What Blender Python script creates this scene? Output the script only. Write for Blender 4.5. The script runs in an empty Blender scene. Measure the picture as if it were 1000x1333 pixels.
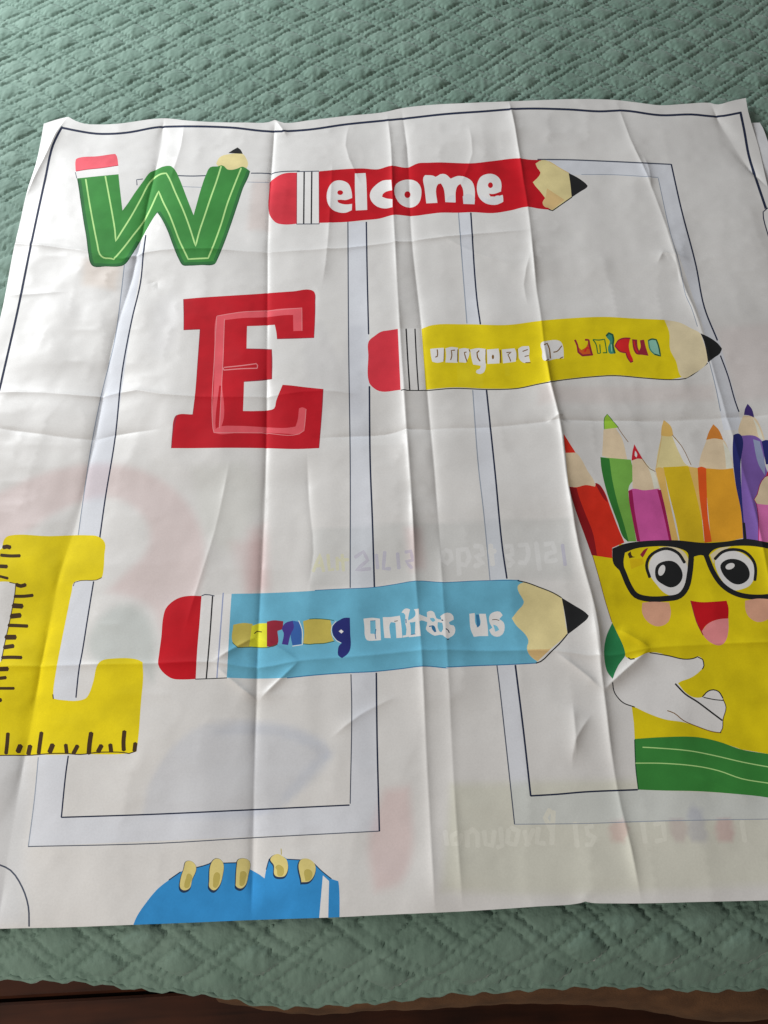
import bpy, math, random
import numpy as np
from mathutils import Vector, Euler
from mathutils.geometry import delaunay_2d_cdt

random.seed(7); rng = np.random.default_rng(7)
scene = bpy.context.scene
COL = scene.collection

# ------------------------------------------------------------------ camera, light, exposure
F_PX, IMG_W, IMG_H, CAM_H, PITCH = 1100.0, 1000.0, 1333.0, 0.72, 62.0
cd = bpy.data.cameras.new('camera'); cam = bpy.data.objects.new('camera', cd); COL.objects.link(cam)
cam.location = (0, 0, CAM_H); cam.rotation_euler = (math.radians(90 - PITCH), 0, 0)
cd.sensor_fit = 'VERTICAL'; cd.sensor_height = 24.0; cd.lens = F_PX / IMG_H * 24.0
cd.clip_start = 0.02; cd.clip_end = 50
scene.camera = cam

world = bpy.data.worlds.new('World'); scene.world = world; world.use_nodes = True
bg = world.node_tree.nodes['Background']
bg.inputs['Color'].default_value = (1.0, 0.92, 0.86, 1); bg.inputs['Strength'].default_value = 0.16

def area(name, loc, target, sx, sy, power, col):
    l = bpy.data.lights.new(name, 'AREA'); l.shape = 'RECTANGLE'; l.size = sx; l.size_y = sy
    l.energy = power; l.color = col
    o = bpy.data.objects.new(name, l); COL.objects.link(o); o.location = loc
    o.rotation_euler = (Vector(target) - Vector(loc)).to_track_quat('-Z', 'Y').to_euler()
    return o
area('window_light', (-1.22, 1.56, 0.78), (0.05, 0.45, 0), 0.75, 0.75, 30, (0.96, 0.985, 1.0))
area('front_fill_light', (-0.95, -0.75, 0.70), (0.15, 0.0, 0), 0.4, 0.4, 9.5, (1.0, 0.91, 0.82))  # added warm fill, no visible source: side light for the near quilt's relief

vs = scene.view_settings
vs.view_transform = 'Standard'; vs.look = 'None'; vs.exposure = 0.0; vs.gamma = 1.0; vs.use_curve_mapping = False
scene.cycles.max_bounces = 6

# ------------------------------------------------------------------ helpers
def tag(o, label=None, cat=None, kind=None):
    if label: o['label'] = label
    if cat: o['category'] = cat
    if kind: o['kind'] = kind
    return o

def mesh_obj(name, verts, faces, mats, parent=None, fmat=None, normals=None, smooth=True):
    me = bpy.data.meshes.new(name)
    me.from_pydata([tuple(v) for v in verts], [], [tuple(f) for f in faces])
    for m in mats: me.materials.append(m)
    if fmat is not None: me.polygons.foreach_set('material_index', np.asarray(fmat, dtype=np.int32))
    if smooth: me.polygons.foreach_set('use_smooth', np.ones(len(me.polygons), dtype=bool))
    me.update()
    if normals is not None: me.normals_split_custom_set_from_vertices([tuple(n) for n in normals])
    o = bpy.data.objects.new(name, me); COL.objects.link(o)
    if parent: o.parent = parent
    return o

class Noise:
    """smooth value noise on a wrapped random lattice"""
    def __init__(s, seed): s.t = np.random.default_rng(seed).uniform(-1, 1, (256, 256))
    def __call__(s, x, y):
        xi = np.floor(x).astype(int); yi = np.floor(y).astype(int)
        fx = x - xi; fy = y - yi
        fx = fx*fx*fx*(fx*(fx*6-15)+10); fy = fy*fy*fy*(fy*(fy*6-15)+10)
        a = s.t[xi % 256, yi % 256]; b = s.t[(xi+1) % 256, yi % 256]
        c = s.t[xi % 256, (yi+1) % 256]; d = s.t[(xi+1) % 256, (yi+1) % 256]
        return (a*(1-fx)+b*fx)*(1-fy) + (c*(1-fx)+d*fx)*fy
N1, N2, N3, N4 = Noise(1), Noise(2), Noise(3), Noise(4)
def smooth01(t): t = np.clip(t, 0, 1); return t*t*(3-2*t)

# ------------------------------------------------------------------ materials
def srgb(c):
    c = np.asarray(c, float)/255.0
    return np.where(c <= 0.04045, c/12.92, ((c+0.055)/1.055)**2.4)

def nodes_of(name):
    m = bpy.data.materials.new(name); m.use_nodes = True
    nt = m.node_tree; return m, nt, nt.nodes['Principled BSDF']

def print_mat(name, rgb, var=0.12, rough=0.5, attr=False, scale=30.0):
    """ink on satin polyester: slight uneven ink, fine weave relief"""
    m, nt, b = nodes_of(name); N = nt.nodes.new; L = nt.links.new
    tc = N('ShaderNodeTexCoord')
    no = N('ShaderNodeTexNoise'); no.inputs['Scale'].default_value = scale; no.inputs['Detail'].default_value = 4
    L(tc.outputs['Object'], no.inputs['Vector'])
    cr = N('ShaderNodeMapRange'); cr.inputs['From Min'].default_value = 0.3; cr.inputs['From Max'].default_value = 0.7
    cr.inputs['To Min'].default_value = 1-var; cr.inputs['To Max'].default_value = 1+var*0.6
    L(no.outputs['Fac'], cr.inputs['Value'])
    fine = N('ShaderNodeTexNoise'); fine.inputs['Scale'].default_value = 700; fine.inputs['Detail'].default_value = 3
    L(tc.outputs['Object'], fine.inputs['Vector'])
    fr = N('ShaderNodeMapRange'); fr.inputs['From Min'].default_value = 0.3; fr.inputs['From Max'].default_value = 0.7
    fr.inputs['To Min'].default_value = 0.965; fr.inputs['To Max'].default_value = 1.025
    L(fine.outputs['Fac'], fr.inputs['Value'])
    mu = N('ShaderNodeMath'); mu.operation = 'MULTIPLY'; L(cr.outputs[0], mu.inputs[0]); L(fr.outputs[0], mu.inputs[1])
    vm = N('ShaderNodeVectorMath'); vm.operation = 'SCALE'; vm.inputs[0].default_value = tuple(rgb)
    L(mu.outputs[0], vm.inputs['Scale'])
    out = vm.outputs[0]
    if attr:
        at = N('ShaderNodeAttribute'); at.attribute_name = 'show_through'
        v2 = N('ShaderNodeVectorMath'); v2.operation = 'MULTIPLY'
        L(out, v2.inputs[0]); L(at.outputs['Color'], v2.inputs[1]); out = v2.outputs[0]
    L(out, b.inputs['Base Color'])
    b.inputs['Roughness'].default_value = rough
    b.inputs['Specular IOR Level'].default_value = 0.4 if attr else 0.18
    b.inputs['Sheen Weight'].default_value = 0.04; b.inputs['Sheen Roughness'].default_value = 0.4
    bp = N('ShaderNodeBump'); bp.inputs['Strength'].default_value = 0.06; bp.inputs['Distance'].default_value = 0.0006
    L(fine.outputs['Fac'], bp.inputs['Height']); L(bp.outputs['Normal'], b.inputs['Normal'])
    return m

WHITE = np.array([0.835, 0.835, 0.828])
def ink(r, g, b): # photographed ink colour, relative to the white of the cloth around it
    return np.clip(srgb((r, g, b)) / srgb((204, 201, 197)) * WHITE, 0.004, 0.9)
INK = {
 'cloth': WHITE, 'black': ink(28,28,32), 'navyline': ink(32,40,62), 'thinline': ink(70,76,90), 'midline': ink(140,147,158),
 'band': ink(198,199,203), 'band2': ink(196,200,206),
 'greenmid': ink(40,100,50), 'green': ink(54,124,54), 'greendark': ink(30,78,45), 'greenline': ink(168,205,130),
 'pinkeraser': ink(214,88,98), 'red': ink(180,14,28), 'redE': ink(178,14,30), 'inline': ink(212,84,92), 'inline2': ink(226,128,130),
 'eraser': ink(196,48,60), 'wood': ink(224,196,142), 'woodshade': ink(205,174,120), 'woodpale': ink(226,196,160), 'lead': ink(30,31,32),
 'yellow': np.array((0.91,0.745,0.008)), 'yellowdeep': np.array((0.86,0.62,0.008)), 'yellowlight': np.array((0.91,0.76,0.015)), 'rulermark': ink(62,44,22),
 'white': ink(222,220,218), 'whitegrey': ink(205,204,206), 'brown': ink(120,84,30), 'gold': ink(206,166,40),
 'blue': ink(100,166,190), 'bluelight': ink(114,178,200), 'bluedark': ink(52,110,150), 'khaki': ink(184,168,80), 'letyellow': ink(238,222,50),
 'maroon': ink(140,36,52), 'purple': ink(66,52,128), 'midblue': ink(52,92,158), 'navy': ink(34,40,104), 'greyblue': ink(140,148,176),
 'cyanblue': ink(48,132,190), 'finger': ink(206,190,120), 'fingershade': ink(176,160,84), 'outline': ink(30,52,80),
 'tomato': ink(206,46,28), 'redside': ink(140,22,28), 'leaf': ink(112,164,70), 'leafside': ink(46,112,46), 'leadgreen': ink(150,190,60),
 'skin': ink(232,190,158), 'skinpale': ink(226,208,190), 'magenta': ink(196,84,150), 'magentaside': ink(150,26,80), 'mustard': np.array((0.84,0.60,0.02)),
 'tan': ink(212,172,96), 'orange': ink(232,150,40), 'orangeside': ink(222,82,28), 'violet': ink(118,88,158), 'navyside': ink(36,40,100),
 'leadred': ink(186,36,48), 'leadorange': ink(196,122,50), 'leadviolet': ink(64,48,110), 'pinkbright': ink(214,112,170),
 'mouth': ink(178,16,26), 'tongue': ink(226,130,130), 'blush': ink(222,158,130), 'sleeve': ink(40,120,72), 'handwhite': ink(218,216,216),
 'teal': ink(60,130,110), 'tealpale': ink(130,180,160), 'darkgreen': ink(34,84,58), 'rust': ink(196,84,30), 'brightred': ink(200,36,36),
 'ghostwhite': ink(226,224,224), 'ghostyellow': ink(206,202,176), 'ghostviolet': ink(186,182,192), 'ghostpink': ink(200,186,186), 'ghostblue': ink(188,190,196),
 'ghostrose': ink(204,184,182),
}
MATS = {}
def M(k):
    if k not in MATS:
        MATS[k] = print_mat('ink_'+k if k != 'cloth' else 'satin_cloth', INK[k], var=0.03 if k in ('cloth','white','handwhite') or k.startswith('ghost') or k.startswith('band') else 0.15,
                            rough=0.38 if k == 'cloth' else 0.7, attr=(k in ('cloth','band','band2') or k.startswith('ghost')))
    return MATS[k]

# ------------------------------------------------------------------ bed: shape of the mattress top and its rounded front edge
BEND_Y, BEND_L, MAXS = 0.030, 0.045, math.tan(math.radians(58))
def bed_z(x, y):
    """ground line of the quilt: flat, then rolling down over the front edge (towards -y)"""
    d = np.maximum(BEND_Y + 0.004*np.sin(x*7.0) - y, 0)
    t = np.minimum(d, BEND_L)
    z = -(t*t/(2*BEND_L))*MAXS - np.maximum(d-BEND_L, 0)*MAXS
    return z + 0.004*N1(x*2.3+9, y*2.3+3)*smooth01((y-0.75)/0.2)

CP, SP = math.cos(math.radians(PITCH)), math.sin(math.radians(PITCH))
def unproject(px, py, zfun):
    """photograph pixel -> point on the surface z = zfun(x, y)"""
    px = np.asarray(px, float); py = np.asarray(py, float)
    u = (px - IMG_W/2)/F_PX; v = (py - IMG_H/2)/F_PX
    dx = u; dy = CP - v*SP; dz = -SP - v*CP
    z = np.zeros_like(u)
    for _ in range(14):
        t = (z - CAM_H)/dz
        z = 0.5*z + 0.5*zfun(dx*t, dy*t)
    t = (z - CAM_H)/dz
    return dx*t, dy*t
def flat(pts, z=0.009):
    p = np.array(pts, float); x, y = unproject(p[:, 0], p[:, 1], lambda a, b: np.full_like(a, z))
    return np.stack([x, y], 1)

# ------------------------------------------------------------------ quilted bedspread
QX, QY, CH = 0.062, 0.051, 0.145
def quilt_relief(x, y):
    ca, sa = math.cos(0.029), math.sin(0.029)
    xr, yr = x*ca + y*sa, -x*sa + y*ca
    xr = xr + 0.005*N2(x*9, y*9) + 0.0022*N4(x*24, y*24); yr = yr + 0.0045*N3(x*9+4, y*9) + 0.002*N1(x*24+8, y*24)
    a = xr/QX + yr/QY; b = xr/QX - yr/QY
    sc = 6.0
    wa = 0.020*np.sin(2*np.pi*b*sc) + 0.012*N1(x*130, y*130)
    wb = 0.020*np.sin(2*np.pi*a*sc+1.0) + 0.012*N2(x*130+7, y*130)
    fa = np.mod(a + wa, 1.0); fb = np.mod(b + wb, 1.0)
    da = np.minimum(fa, 1-fa); db = np.minimum(fb, 1-fb)
    ta = np.clip((da-CH)/(0.5-CH), 0, 1); tb = np.clip((db-CH)/(0.5-CH), 0, 1)
    ea = 1-(1-ta)**2; eb = 1-(1-tb)**2
    amp = 0.85 + 0.45*N3(np.floor(a+wa)*3.7+0.5, np.floor(b+wb)*5.3+0.5)
    puff = 0.0040*amp*np.power(ea*eb, 0.46)
    ra = np.sqrt(np.clip(1-(da/CH)**2, 0, 1)); rb = np.sqrt(np.clip(1-(db/CH)**2, 0, 1))
    bra = 0.0023*ra*(0.55+0.45*np.abs(np.sin(np.pi*b*6.0+0.6+2.2*N1(a*2, b*2))))*(0.85+0.45*N4(x*60, y*60))
    brb = 0.0023*rb*(0.55+0.45*np.abs(np.sin(np.pi*a*6.0+2.2*N2(a*2, b*2))))*(0.85+0.45*N4(x*60+3, y*60))
    ina = da < CH; inb = db < CH
    h = np.where(ina & inb, np.maximum(bra, brb), np.where(ina, bra, np.where(inb, brb, puff)))
    inside = np.clip(ea*eb*3, 0, 1)
    # little gathers running away from the stitching
    h = h + 0.00035*N1(a*17, b*7+5)*(1-0.5*inside) + 0.00035*N2(a*6, b*19)*(1-0.4*inside) + 0.00050*N3(x*190, y*45)*inside + 0.0003*N2(x*55+2, y*80)*inside + 0.0002*N4(x*330, y*330)
    h = h - 0.0015*np.exp(-((da-CH)/0.020)**2) - 0.0015*np.exp(-((db-CH)/0.020)**2)
    return h

def quilt_z(x, y):
    return bed_z(x, y) + quilt_relief(x, y)

hem_px = [(-160,1262),(0,1269),(60,1270),(105,1272),(168,1279),(218,1284),(260,1289),(302,1295),(336,1302),(370,1304),(420,1301),(507,1296),(594,1287),(664,1283),(768,1280),(884,1281.5),(1000,1283),(1160,1285)]
hp = np.array(hem_px, float)
hx, hy = unproject(hp[:, 0], hp[:, 1], bed_z)
def hem_y(x): return np.interp(x, hx, hy) + 0.0012*N1(x*40, x*0+2) + 0.0010*np.sin(x*260)

def quilt_mat():
    m, nt, b = nodes_of('quilted_cotton'); N = nt.nodes.new; L = nt.links.new
    tc = N('ShaderNodeTexCoord')
    no = N('ShaderNodeTexNoise'); no.inputs['Scale'].default_value = 14; no.inputs['Detail'].default_value = 5
    L(tc.outputs['Object'], no.inputs['Vector'])
    ramp = N('ShaderNodeValToRGB')
    ramp.color_ramp.elements[0].position = 0.3; ramp.color_ramp.elements[0].color = (0.166, 0.270, 0.220, 1)
    ramp.color_ramp.elements[1].position = 0.72; ramp.color_ramp.elements[1].color = (0.222, 0.340, 0.284, 1)
    L(no.outputs['Fac'], ramp.inputs['Fac'])
    # thread-like fading along the weave
    mp = N('ShaderNodeMapping'); mp.inputs['Scale'].default_value = (420, 60, 60); L(tc.outputs['Object'], mp.inputs['Vector'])
    th = N('ShaderNodeTexNoise'); th.inputs['Scale'].default_value = 1.0; th.inputs['Detail'].default_value = 2; L(mp.outputs[0], th.inputs['Vector'])
    mr = N('ShaderNodeMapRange'); mr.inputs['From Min'].default_value = 0.3; mr.inputs['From Max'].default_value = 0.7
    mr.inputs['To Min'].default_value = 0.95; mr.inputs['To Max'].default_value = 1.04; L(th.outputs['Fac'], mr.inputs['Value'])
    sc = N('ShaderNodeVectorMath'); sc.operation = 'SCALE'; L(ramp.outputs['Color'], sc.inputs[0]); L(mr.outputs[0], sc.inputs['Scale'])
    L(sc.outputs[0], b.inputs['Base Color'])
    b.inputs['Roughness'].default_value = 0.72; b.inputs['Specular IOR Level'].default_value = 0.25
    b.inputs['Sheen Weight'].default_value = 0.4; b.inputs['Sheen Roughness'].default_value = 0.35
    w = N('ShaderNodeTexNoise'); w.inputs['Scale'].default_value = 520; w.inputs['Detail'].default_value = 4; L(tc.outputs['Object'], w.inputs['Vector'])
    bp = N('ShaderNodeBump'); bp.inputs['Strength'].default_value = 0.35; bp.inputs['Distance'].default_value = 0.0012
    L(w.outputs['Fac'], bp.inputs['Height']); L(bp.outputs['Normal'], b.inputs['Normal'])
    return m
QM = quilt_mat()

bedspread = bpy.data.objects.new('bedspread', None); COL.objects.link(bedspread)
tag(bedspread, 'sage green quilted bedspread with diamond stitching, spread under the printed cloth', 'bedspread')
xs = np.arange(-0.76, 0.82, 0.0016)
s_far = np.concatenate([np.arange(0.10, 0.46, 0.010), np.arange(0.46, 0.80, 0.0034), np.arange(0.80, 1.34, 0.0016)])
nf = 90
X = np.repeat(xs[None, :], nf + len(s_far), 0)
t = np.linspace(0, 1, nf, endpoint=False)[:, None]
Yf = hem_y(xs)[None, :]*(1-t) + 0.10*t
Y = np.concatenate([Yf, np.repeat(s_far[:, None], len(xs), 1)], 0)
e = 0.0005
bz = bed_z(X, Y); sl = (bed_z(X, Y+e) - bed_z(X, Y-e))/(2*e)
# arc length over the rolled edge keeps the diamonds their true size on the cloth
arc_d = np.maximum(BEND_Y - Y, 0); arc = np.where(arc_d > 0, arc_d*np.sqrt(1+(np.minimum(arc_d, BEND_L)/BEND_L*MAXS*0.62)**2), 0)
rel = quilt_relief(X, np.where(arc_d > 0, BEND_Y-arc, Y))
hemfade = smooth01(np.concatenate([np.linspace(0, 1, 6)*1.0, np.ones(Y.shape[0]-6)]))[:, None]
hemrel = 0.0026 + 0.0012*np.abs(np.sin(X*420 + 2*N1(X*30, X*0)))
rel = rel*hemfade + hemrel*(1-hemfade)
nl = np.sqrt(1+sl*sl)
V = np.stack([X, Y - sl/nl*rel, bz + rel/nl], -1).reshape(-1, 3)
nr, nc = X.shape
idx = np.arange(nr*nc).reshape(nr, nc)
Fq = np.stack([idx[:-1, :-1], idx[:-1, 1:], idx[1:, 1:], idx[1:, :-1]], -1).reshape(-1, 4)
def np_mesh(name, V, Fq, mat, parent):
    me = bpy.data.meshes.new(name); n = Fq.shape[1]
    me.vertices.add(len(V)); me.vertices.foreach_set('co', V.astype(np.float32).ravel())
    me.loops.add(Fq.size); me.loops.foreach_set('vertex_index', Fq.astype(np.int32).ravel())
    me.polygons.add(len(Fq)); me.polygons.foreach_set('loop_start', np.arange(0, Fq.size, n, dtype=np.int32))
    me.update(calc_edges=True); me.validate()
    me.polygons.foreach_set('use_smooth', np.ones(len(Fq), dtype=bool))
    me.materials.append(mat)
    o = bpy.data.objects.new(name, me); COL.objects.link(o); o.parent = parent
    return o
np_mesh('quilted_cover', V, Fq, QM, bedspread)
# bound hem: a rolled, puckered edge along the front
hv, hf = [], []
hxs = np.arange(-0.76, 0.84, 0.003); K = 7
for i, x in enumerate(hxs):
    y0 = float(hem_y(np.array([x]))[0]); z0 = float(bed_z(np.array([x]), np.array([y0]))[0])
    r = 0.0030*(1+0.16*math.sin(x*520+3*math.sin(x*31)))
    for k in range(K):
        a = 2*math.pi*k/K
        hv.append((x, y0 + 1.5*r*math.cos(a)*0.6 - 0.0015, z0 + r*math.sin(a)*1.1 + 0.0006))
for i in range(len(hxs)-1):
    for k in range(K):
        hf.append((i*K+k, (i+1)*K+k, (i+1)*K+(k+1) % K, i*K+(k+1) % K))
mesh_obj('hem', hv, hf, [QM], bedspread)

# ------------------------------------------------------------------ printed cloth: creases and folds
# (pixels along the fold, height in mm (+ ridge, - valley), reach left mm, reach right mm); left/right looking along the line
CREASES = [
 ([(213,154),(208,185),(202,219),(194,255),(184,310),(172,360),(148,440),(125,560),(100,670),(77,743),(63,810),(54,860),(35,960),(10,1100),(-5,1212)], -4.2, 26, 22),
 ([(358,156),(353,225),(349,300),(348,420),(347,560),(342,700),(336,830),(334,900),(330,1050),(327,1198)], -3.6, 30, 24),
 ([(504,146),(509,190),(511,250),(514,310),(520,420),(525,500),(530,570),(535,640),(541,740)], 3.9, 34, 14),
 ([(535,640),(541,755),(548,840),(556,1000),(566,1190)], 2.2, 12, 8),
 ([(523,141),(530,190),(536,310),(546,400),(556,510),(566,620),(575,740)], -2.8, 13, 36),
 ([(568,640),(575,750),(583,870),(592,1040),(602,1187)], 1.5, 7, 14),
 ([(662,132),(675,200),(682,240),(688,280),(695,350),(704,420),(715,500),(727,548),(738,640),(757,740),(774,800),(784,880)], 5.0, 36, 20),
 ([(768,780),(785,900),(795,980),(808,1050),(820,1100),(835,1176)], 3.0, 14, 9),
 ([(805,131),(820,180),(842,228),(868,300),(885,360),(915,440),(952,560),(985,680),(1010,800)], 2.6, 26, 22),
 ([(928,134),(937,152),(952,176),(980,220),(1001,246)], -4.5, 16, 10),
 ([(89,152),(70,187),(52,222),(34,258)], 4.5, 18, 9),
 ([(240,160),(236,190),(220,240)], 1.6, 12, 12),
 ([(419,372),(424,345),(428,300),(433,210)], 1.4, 14, 12),
 ([(455,160),(450,190),(470,240)], 1.5, 12, 14),
 ([(358,156),(374,178)], 2.2, 8, 9),
 ([(-20,316),(50,322),(110,330),(160,340),(190,331),(250,328),(345,330),(430,326),(520,316),(620,306),(700,300)], 2.4, 18, 24),
 ([(0,386),(40,384),(90,380)], 1.2, 10, 16),
 ([(-20,512),(55,512),(130,516),(180,510),(210,516),(345,519),(420,511),(470,516)], 2.3, 18, 22),
 ([(-20,556),(50,565),(120,571),(150,566),(210,560)], -1.8, 14, 14),
 ([(405,572),(440,569),(500,565),(530,560),(560,559),(640,556),(720,549),(790,547),(860,546),(930,543),(1020,538)], -2.8, 20, 26),
 ([(-40,869),(90,867),(200,866),(277,864),(335,870),(390,861),(470,855),(548,848),(640,848),(720,848),(785,856),(846,845),(930,840),(1040,836)], 2.8, 22, 24),
 ([(277,864),(296,851),(333,829)], 2.2, 6, 6), ([(333,829),(360,842),(390,861)], 2.0, 6, 6),
 ([(277,865),(316,898),(336,912)], 2.2, 6, 6), ([(336,912),(351,898),(390,861)], 2.2, 6, 6),
 ([(720,848),(760,878),(785,900)], 2.4, 7, 7), ([(785,900),(798,887),(846,845)], 3.0, 7, 7),
 ([(802,820),(824,832),(846,845)], 2.8, 7, 7),
 ([(770,930),(748,965),(745,1000)], 1.6, 14, 14), ([(745,915),(748,950),(750,985)], 1.6, 10, 10),
 ([(430,962),(470,930),(520,905)], 1.6, 14, 16),
 ([(868,328),(880,345),(884,372)], -1.2, 9, 9), ([(838,202),(845,220),(848,245)], 1.2, 9, 9),
 ([(855,345),(862,330),(900,340)], 1.6, 8, 8),
 ([(712,552),(722,546),(732,541)], 1.4, 8, 9),
 ([(190,370),(205,366),(206,378)], -0.9, 9, 9), ([(165,336),(178,334),(190,330)], 1.1, 8, 9),
 ([(756,1176),(762,1168),(768,1176)], 1.3, 7, 7),
 ([(560,300),(620,330),(680,345)], 1.3, 16, 16), ([(600,240),(615,200),(610,165)], 1.4, 18, 14),
 ([(300,600),(280,690),(250,790),(240,830)], 1.6, 22, 26), ([(400,590),(402,650),(408,720),(400,770)], -1.8, 18, 18),
 ([(690,330),(682,370),(688,400)], 1.6, 12, 10),
 ([(895,1010),(930,1020),(985,1045)], 1.0, 14, 14),
]
      # plan, mm

def crease_h(x, y, poly, amp, wl, wr):
    best = np.full(x.shape, 1e9); sgn = np.zeros_like(x); prm = np.zeros_like(x)
    seg = np.diff(poly, axis=0); ln = np.hypot(seg[:, 0], seg[:, 1]); tot = ln.sum(); acc = 0
    for i in range(len(seg)):
        dx, dy = x - poly[i, 0], y - poly[i, 1]
        tt = np.clip((dx*seg[i, 0] + dy*seg[i, 1])/(ln[i]**2), 0, 1)
        ex, ey = dx - tt*seg[i, 0], dy - tt*seg[i, 1]
        d = np.hypot(ex, ey); k = d < best
        best = np.where(k, d, best)
        sgn = np.where(k, np.sign(seg[i, 0]*dy - seg[i, 1]*dx), sgn)
        prm = np.where(k, acc + tt*ln[i], prm); acc += ln[i]
    fade = min(40.0, tot*0.3)
    f = smooth01(np.minimum(prm, tot-prm)/fade*0.85 + 0.15)
    f = f*(0.78 + 0.35*N4(prm/55.0 + amp*13, prm*0+amp*7))
    w = np.where(sgn > 0, wl, wr)
    dd = np.sqrt(best**2 + 0.5**2) - 0.5
    return amp*f*(0.72*np.exp(-dd/(w*0.85)) + 0.46*np.exp(-dd/2.8))*smooth01((108-best)/60)

def spline(pts, closed=True, step=3.0, corner=60):
    P = np.array(pts, float); n = len(P); out = []
    def tangent(i, j):           # tangent at i for the segment towards j
        if not closed and (i == 0 or i == n-1): return P[j]-P[i] if (i == 0) == (j > i) else P[i]-P[j]
        a, b = P[i]-P[(i-1) % n], P[(i+1) % n]-P[i]
        la, lb = np.hypot(*a)+1e-9, np.hypot(*b)+1e-9
        ang = math.degrees(math.acos(np.clip(a@b/(la*lb), -1, 1)))
        if ang > corner: return None
        return a/la + b/lb
    for i in range(n if closed else n-1):
        j = (i+1) % n; d = P[j]-P[i]; L = np.hypot(*d)
        k = max(1, int(math.ceil(L/step)))
        ta, tb = tangent(i, j), tangent(j, i)
        ta = d if ta is None else ta/(np.hypot(*ta)+1e-9)*L
        tb = d if tb is None else tb/(np.hypot(*tb)+1e-9)*L
        if not closed and i == 0: ta = d
        if not closed and j == n-1: tb = d
        for q in range(k):
            s = q/k
            out.append((2*s**3-3*s*s+1)*P[i] + (s**3-2*s*s+s)*ta + (-2*s**3+3*s*s)*P[j] + (s**3-s*s)*tb)
    if not closed: out.append(P[-1])
    return np.array(out)
CW = [(flat(spline(c[0], False, 26.0, 60))*1000.0, c[1], c[2], c[3]) for c in CREASES]
BASE = 9.6   # mm above the bed line: the cloth rides on the quilting
def cloth_z(x, y):
    """x, y in metres -> height in metres"""
    shp = np.shape(x); x = np.ravel(np.asarray(x, float)); y = np.ravel(np.asarray(y, float))
    X, Y = x*1000, y*1000
    h = np.full(X.shape, BASE)
    h += 2.0*N1(X/150+3, Y/190+1) + 1.0*N2(X/60, Y/75) + 0.28*N3(X/24, Y/30) + 0.10*N4(X/10, Y/10)
    h += 1.3*N4(X/170+2, Y/44+3) + 0.7*N2(X/30+9, Y/120+4)
    h += 0.75*(0.5-np.abs(N3(X/46+5, Y/58+2))) + 0.45*(0.5-np.abs(N1(X/27+1, Y/21+7)))*np.clip(0.5+N2(X/90, Y/90), 0, 1)
    for poly, amp, wl, wr in CW:
        x0, y0 = poly.min(0) - 110; x1, y1 = poly.max(0) + 110
        k = (X > x0) & (X < x1) & (Y > y0) & (Y < y1)
        if k.any(): h[k] += crease_h(X[k], Y[k], poly, amp, wl, wr)
    h = np.where(h < 6.2, 6.2 - 1.2*(1-np.exp((h-6.2)/1.2)), h)
    return (h/1000.0 + bed_z(x, y)).reshape(shp)

# ------------------------------------------------------------------ print: outlines in photograph pixels, laid onto the cloth
def Z(x0, y0, s, pts): return [(x0 + a/s, y0 + b/s) for a, b in pts]
def ribbon(pts, w, step=9.0, taper=False):
    C = spline(pts, False, step, 40); n = len(C)
    d = np.gradient(C, axis=0) if n > 2 else np.repeat((C[1]-C[0])[None], 2, 0)
    d = d/(np.hypot(d[:, 0], d[:, 1])[:, None]+1e-9)
    nn = np.stack([-d[:, 1], d[:, 0]], 1)*(w/2)
    if taper: nn = nn*np.linspace(1, 0.4, n)[:, None]
    a, b = C+nn, C-nn
    c0, c1 = C[0]-d[0]*w*0.25, C[-1]+d[-1]*w*0.25
    return np.vstack([[c0], a, [c1], b[::-1]])
def ell(cx, cy, rx, ry, rot=0, n=20):
    r = math.radians(rot)
    return [(cx + rx*math.cos(a)*math.cos(r) - ry*math.sin(a)*math.sin(r), cy + rx*math.cos(a)*math.sin(r) + ry*math.sin(a)*math.cos(r)) for a in [2*math.pi*i/n for i in range(n)]]

SH = []     # (part key, ink, polygon px) in painting order
CLIP = {}
def add(key, col, pts, sm=True, step=4.0, corner=60): SH.append((key, col, spline(pts, True, step, corner) if sm else spline(pts, True, 8.0, 0)))
def line(key, col, pts, w, step=9.0, clip=None):
    if clip is not None: CLIP[len(SH)] = clip      # paint only inside an earlier outline
    SH.append((key, col, ribbon(pts, w, step)))

# -- pale bands of the printed door frame and the print showing through from the layer beneath
G = 'cloth'
add(G,'band',[(162,345),(158,381),(150,440),(132,515),(120,575),(107,660),(102,695),(50,990),(37,1102),(493,1082),(494,1040),(490,880),(487,740),(482,600),(480,420),(477,289),(453,289),(454,450),(456,600),(456,740),(458,880),(456,1048),(80,1064),(89,985),(109,840),(130,700),(150,570),(172,415),(187,328),(190,306)], False)
add(G,'band',[(597,277),(608,423),(616,509),(623,608),(630,669),(638,756),(647,866),(660,980),(670,1073),(1010,1065),(1010,1036),(830,1028),(760,1031),(691,1036),(682,955),(671,866),(660,754),(654,712),(645,619),(634,509),(625,423),(613,277)], False)
add(G,'band',[(705,208),(741,208),(780,209.5),(835,212),(874,214),(887,272),(906,345),(917,400),(937,445),(959,522),(966,560),(942,560),(925,470),(915,425),(890,350),(872,300),(857,232),(800,228),(740,228),(700,226)], False)
def gs(pts, w, col, org): 
    for p in pts: line(G, col, Z(*org, p), w)
o8 = (570,1000,2.3256)
gs([[(22,190),(28,232)],[(620,165),(628,225)],[(655,170),(682,165),(688,215),(660,222)],[(920,160),(930,222)],[(60,195),(42,205),(45,230),(65,228),(70,200)],[(90,238),(88,190)],[(88,200),(105,185),(120,200),(122,238)],[(140,190),(145,230),(165,235),(172,190)],[(190,180),(195,235),(180,240)],[(215,185),(210,225),(235,232),(245,190),(220,180)],[(262,190),(275,232)],[(290,185),(268,235)],[(305,180),(300,225),(325,228)],[(350,130),(345,230)],[(345,190),(325,150),(340,125)],[(415,165),(422,238)],[(470,175),(450,180),(455,200),(475,210),(465,232),(448,232)]], 6.4, 'ghostwhite', o8)
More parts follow.
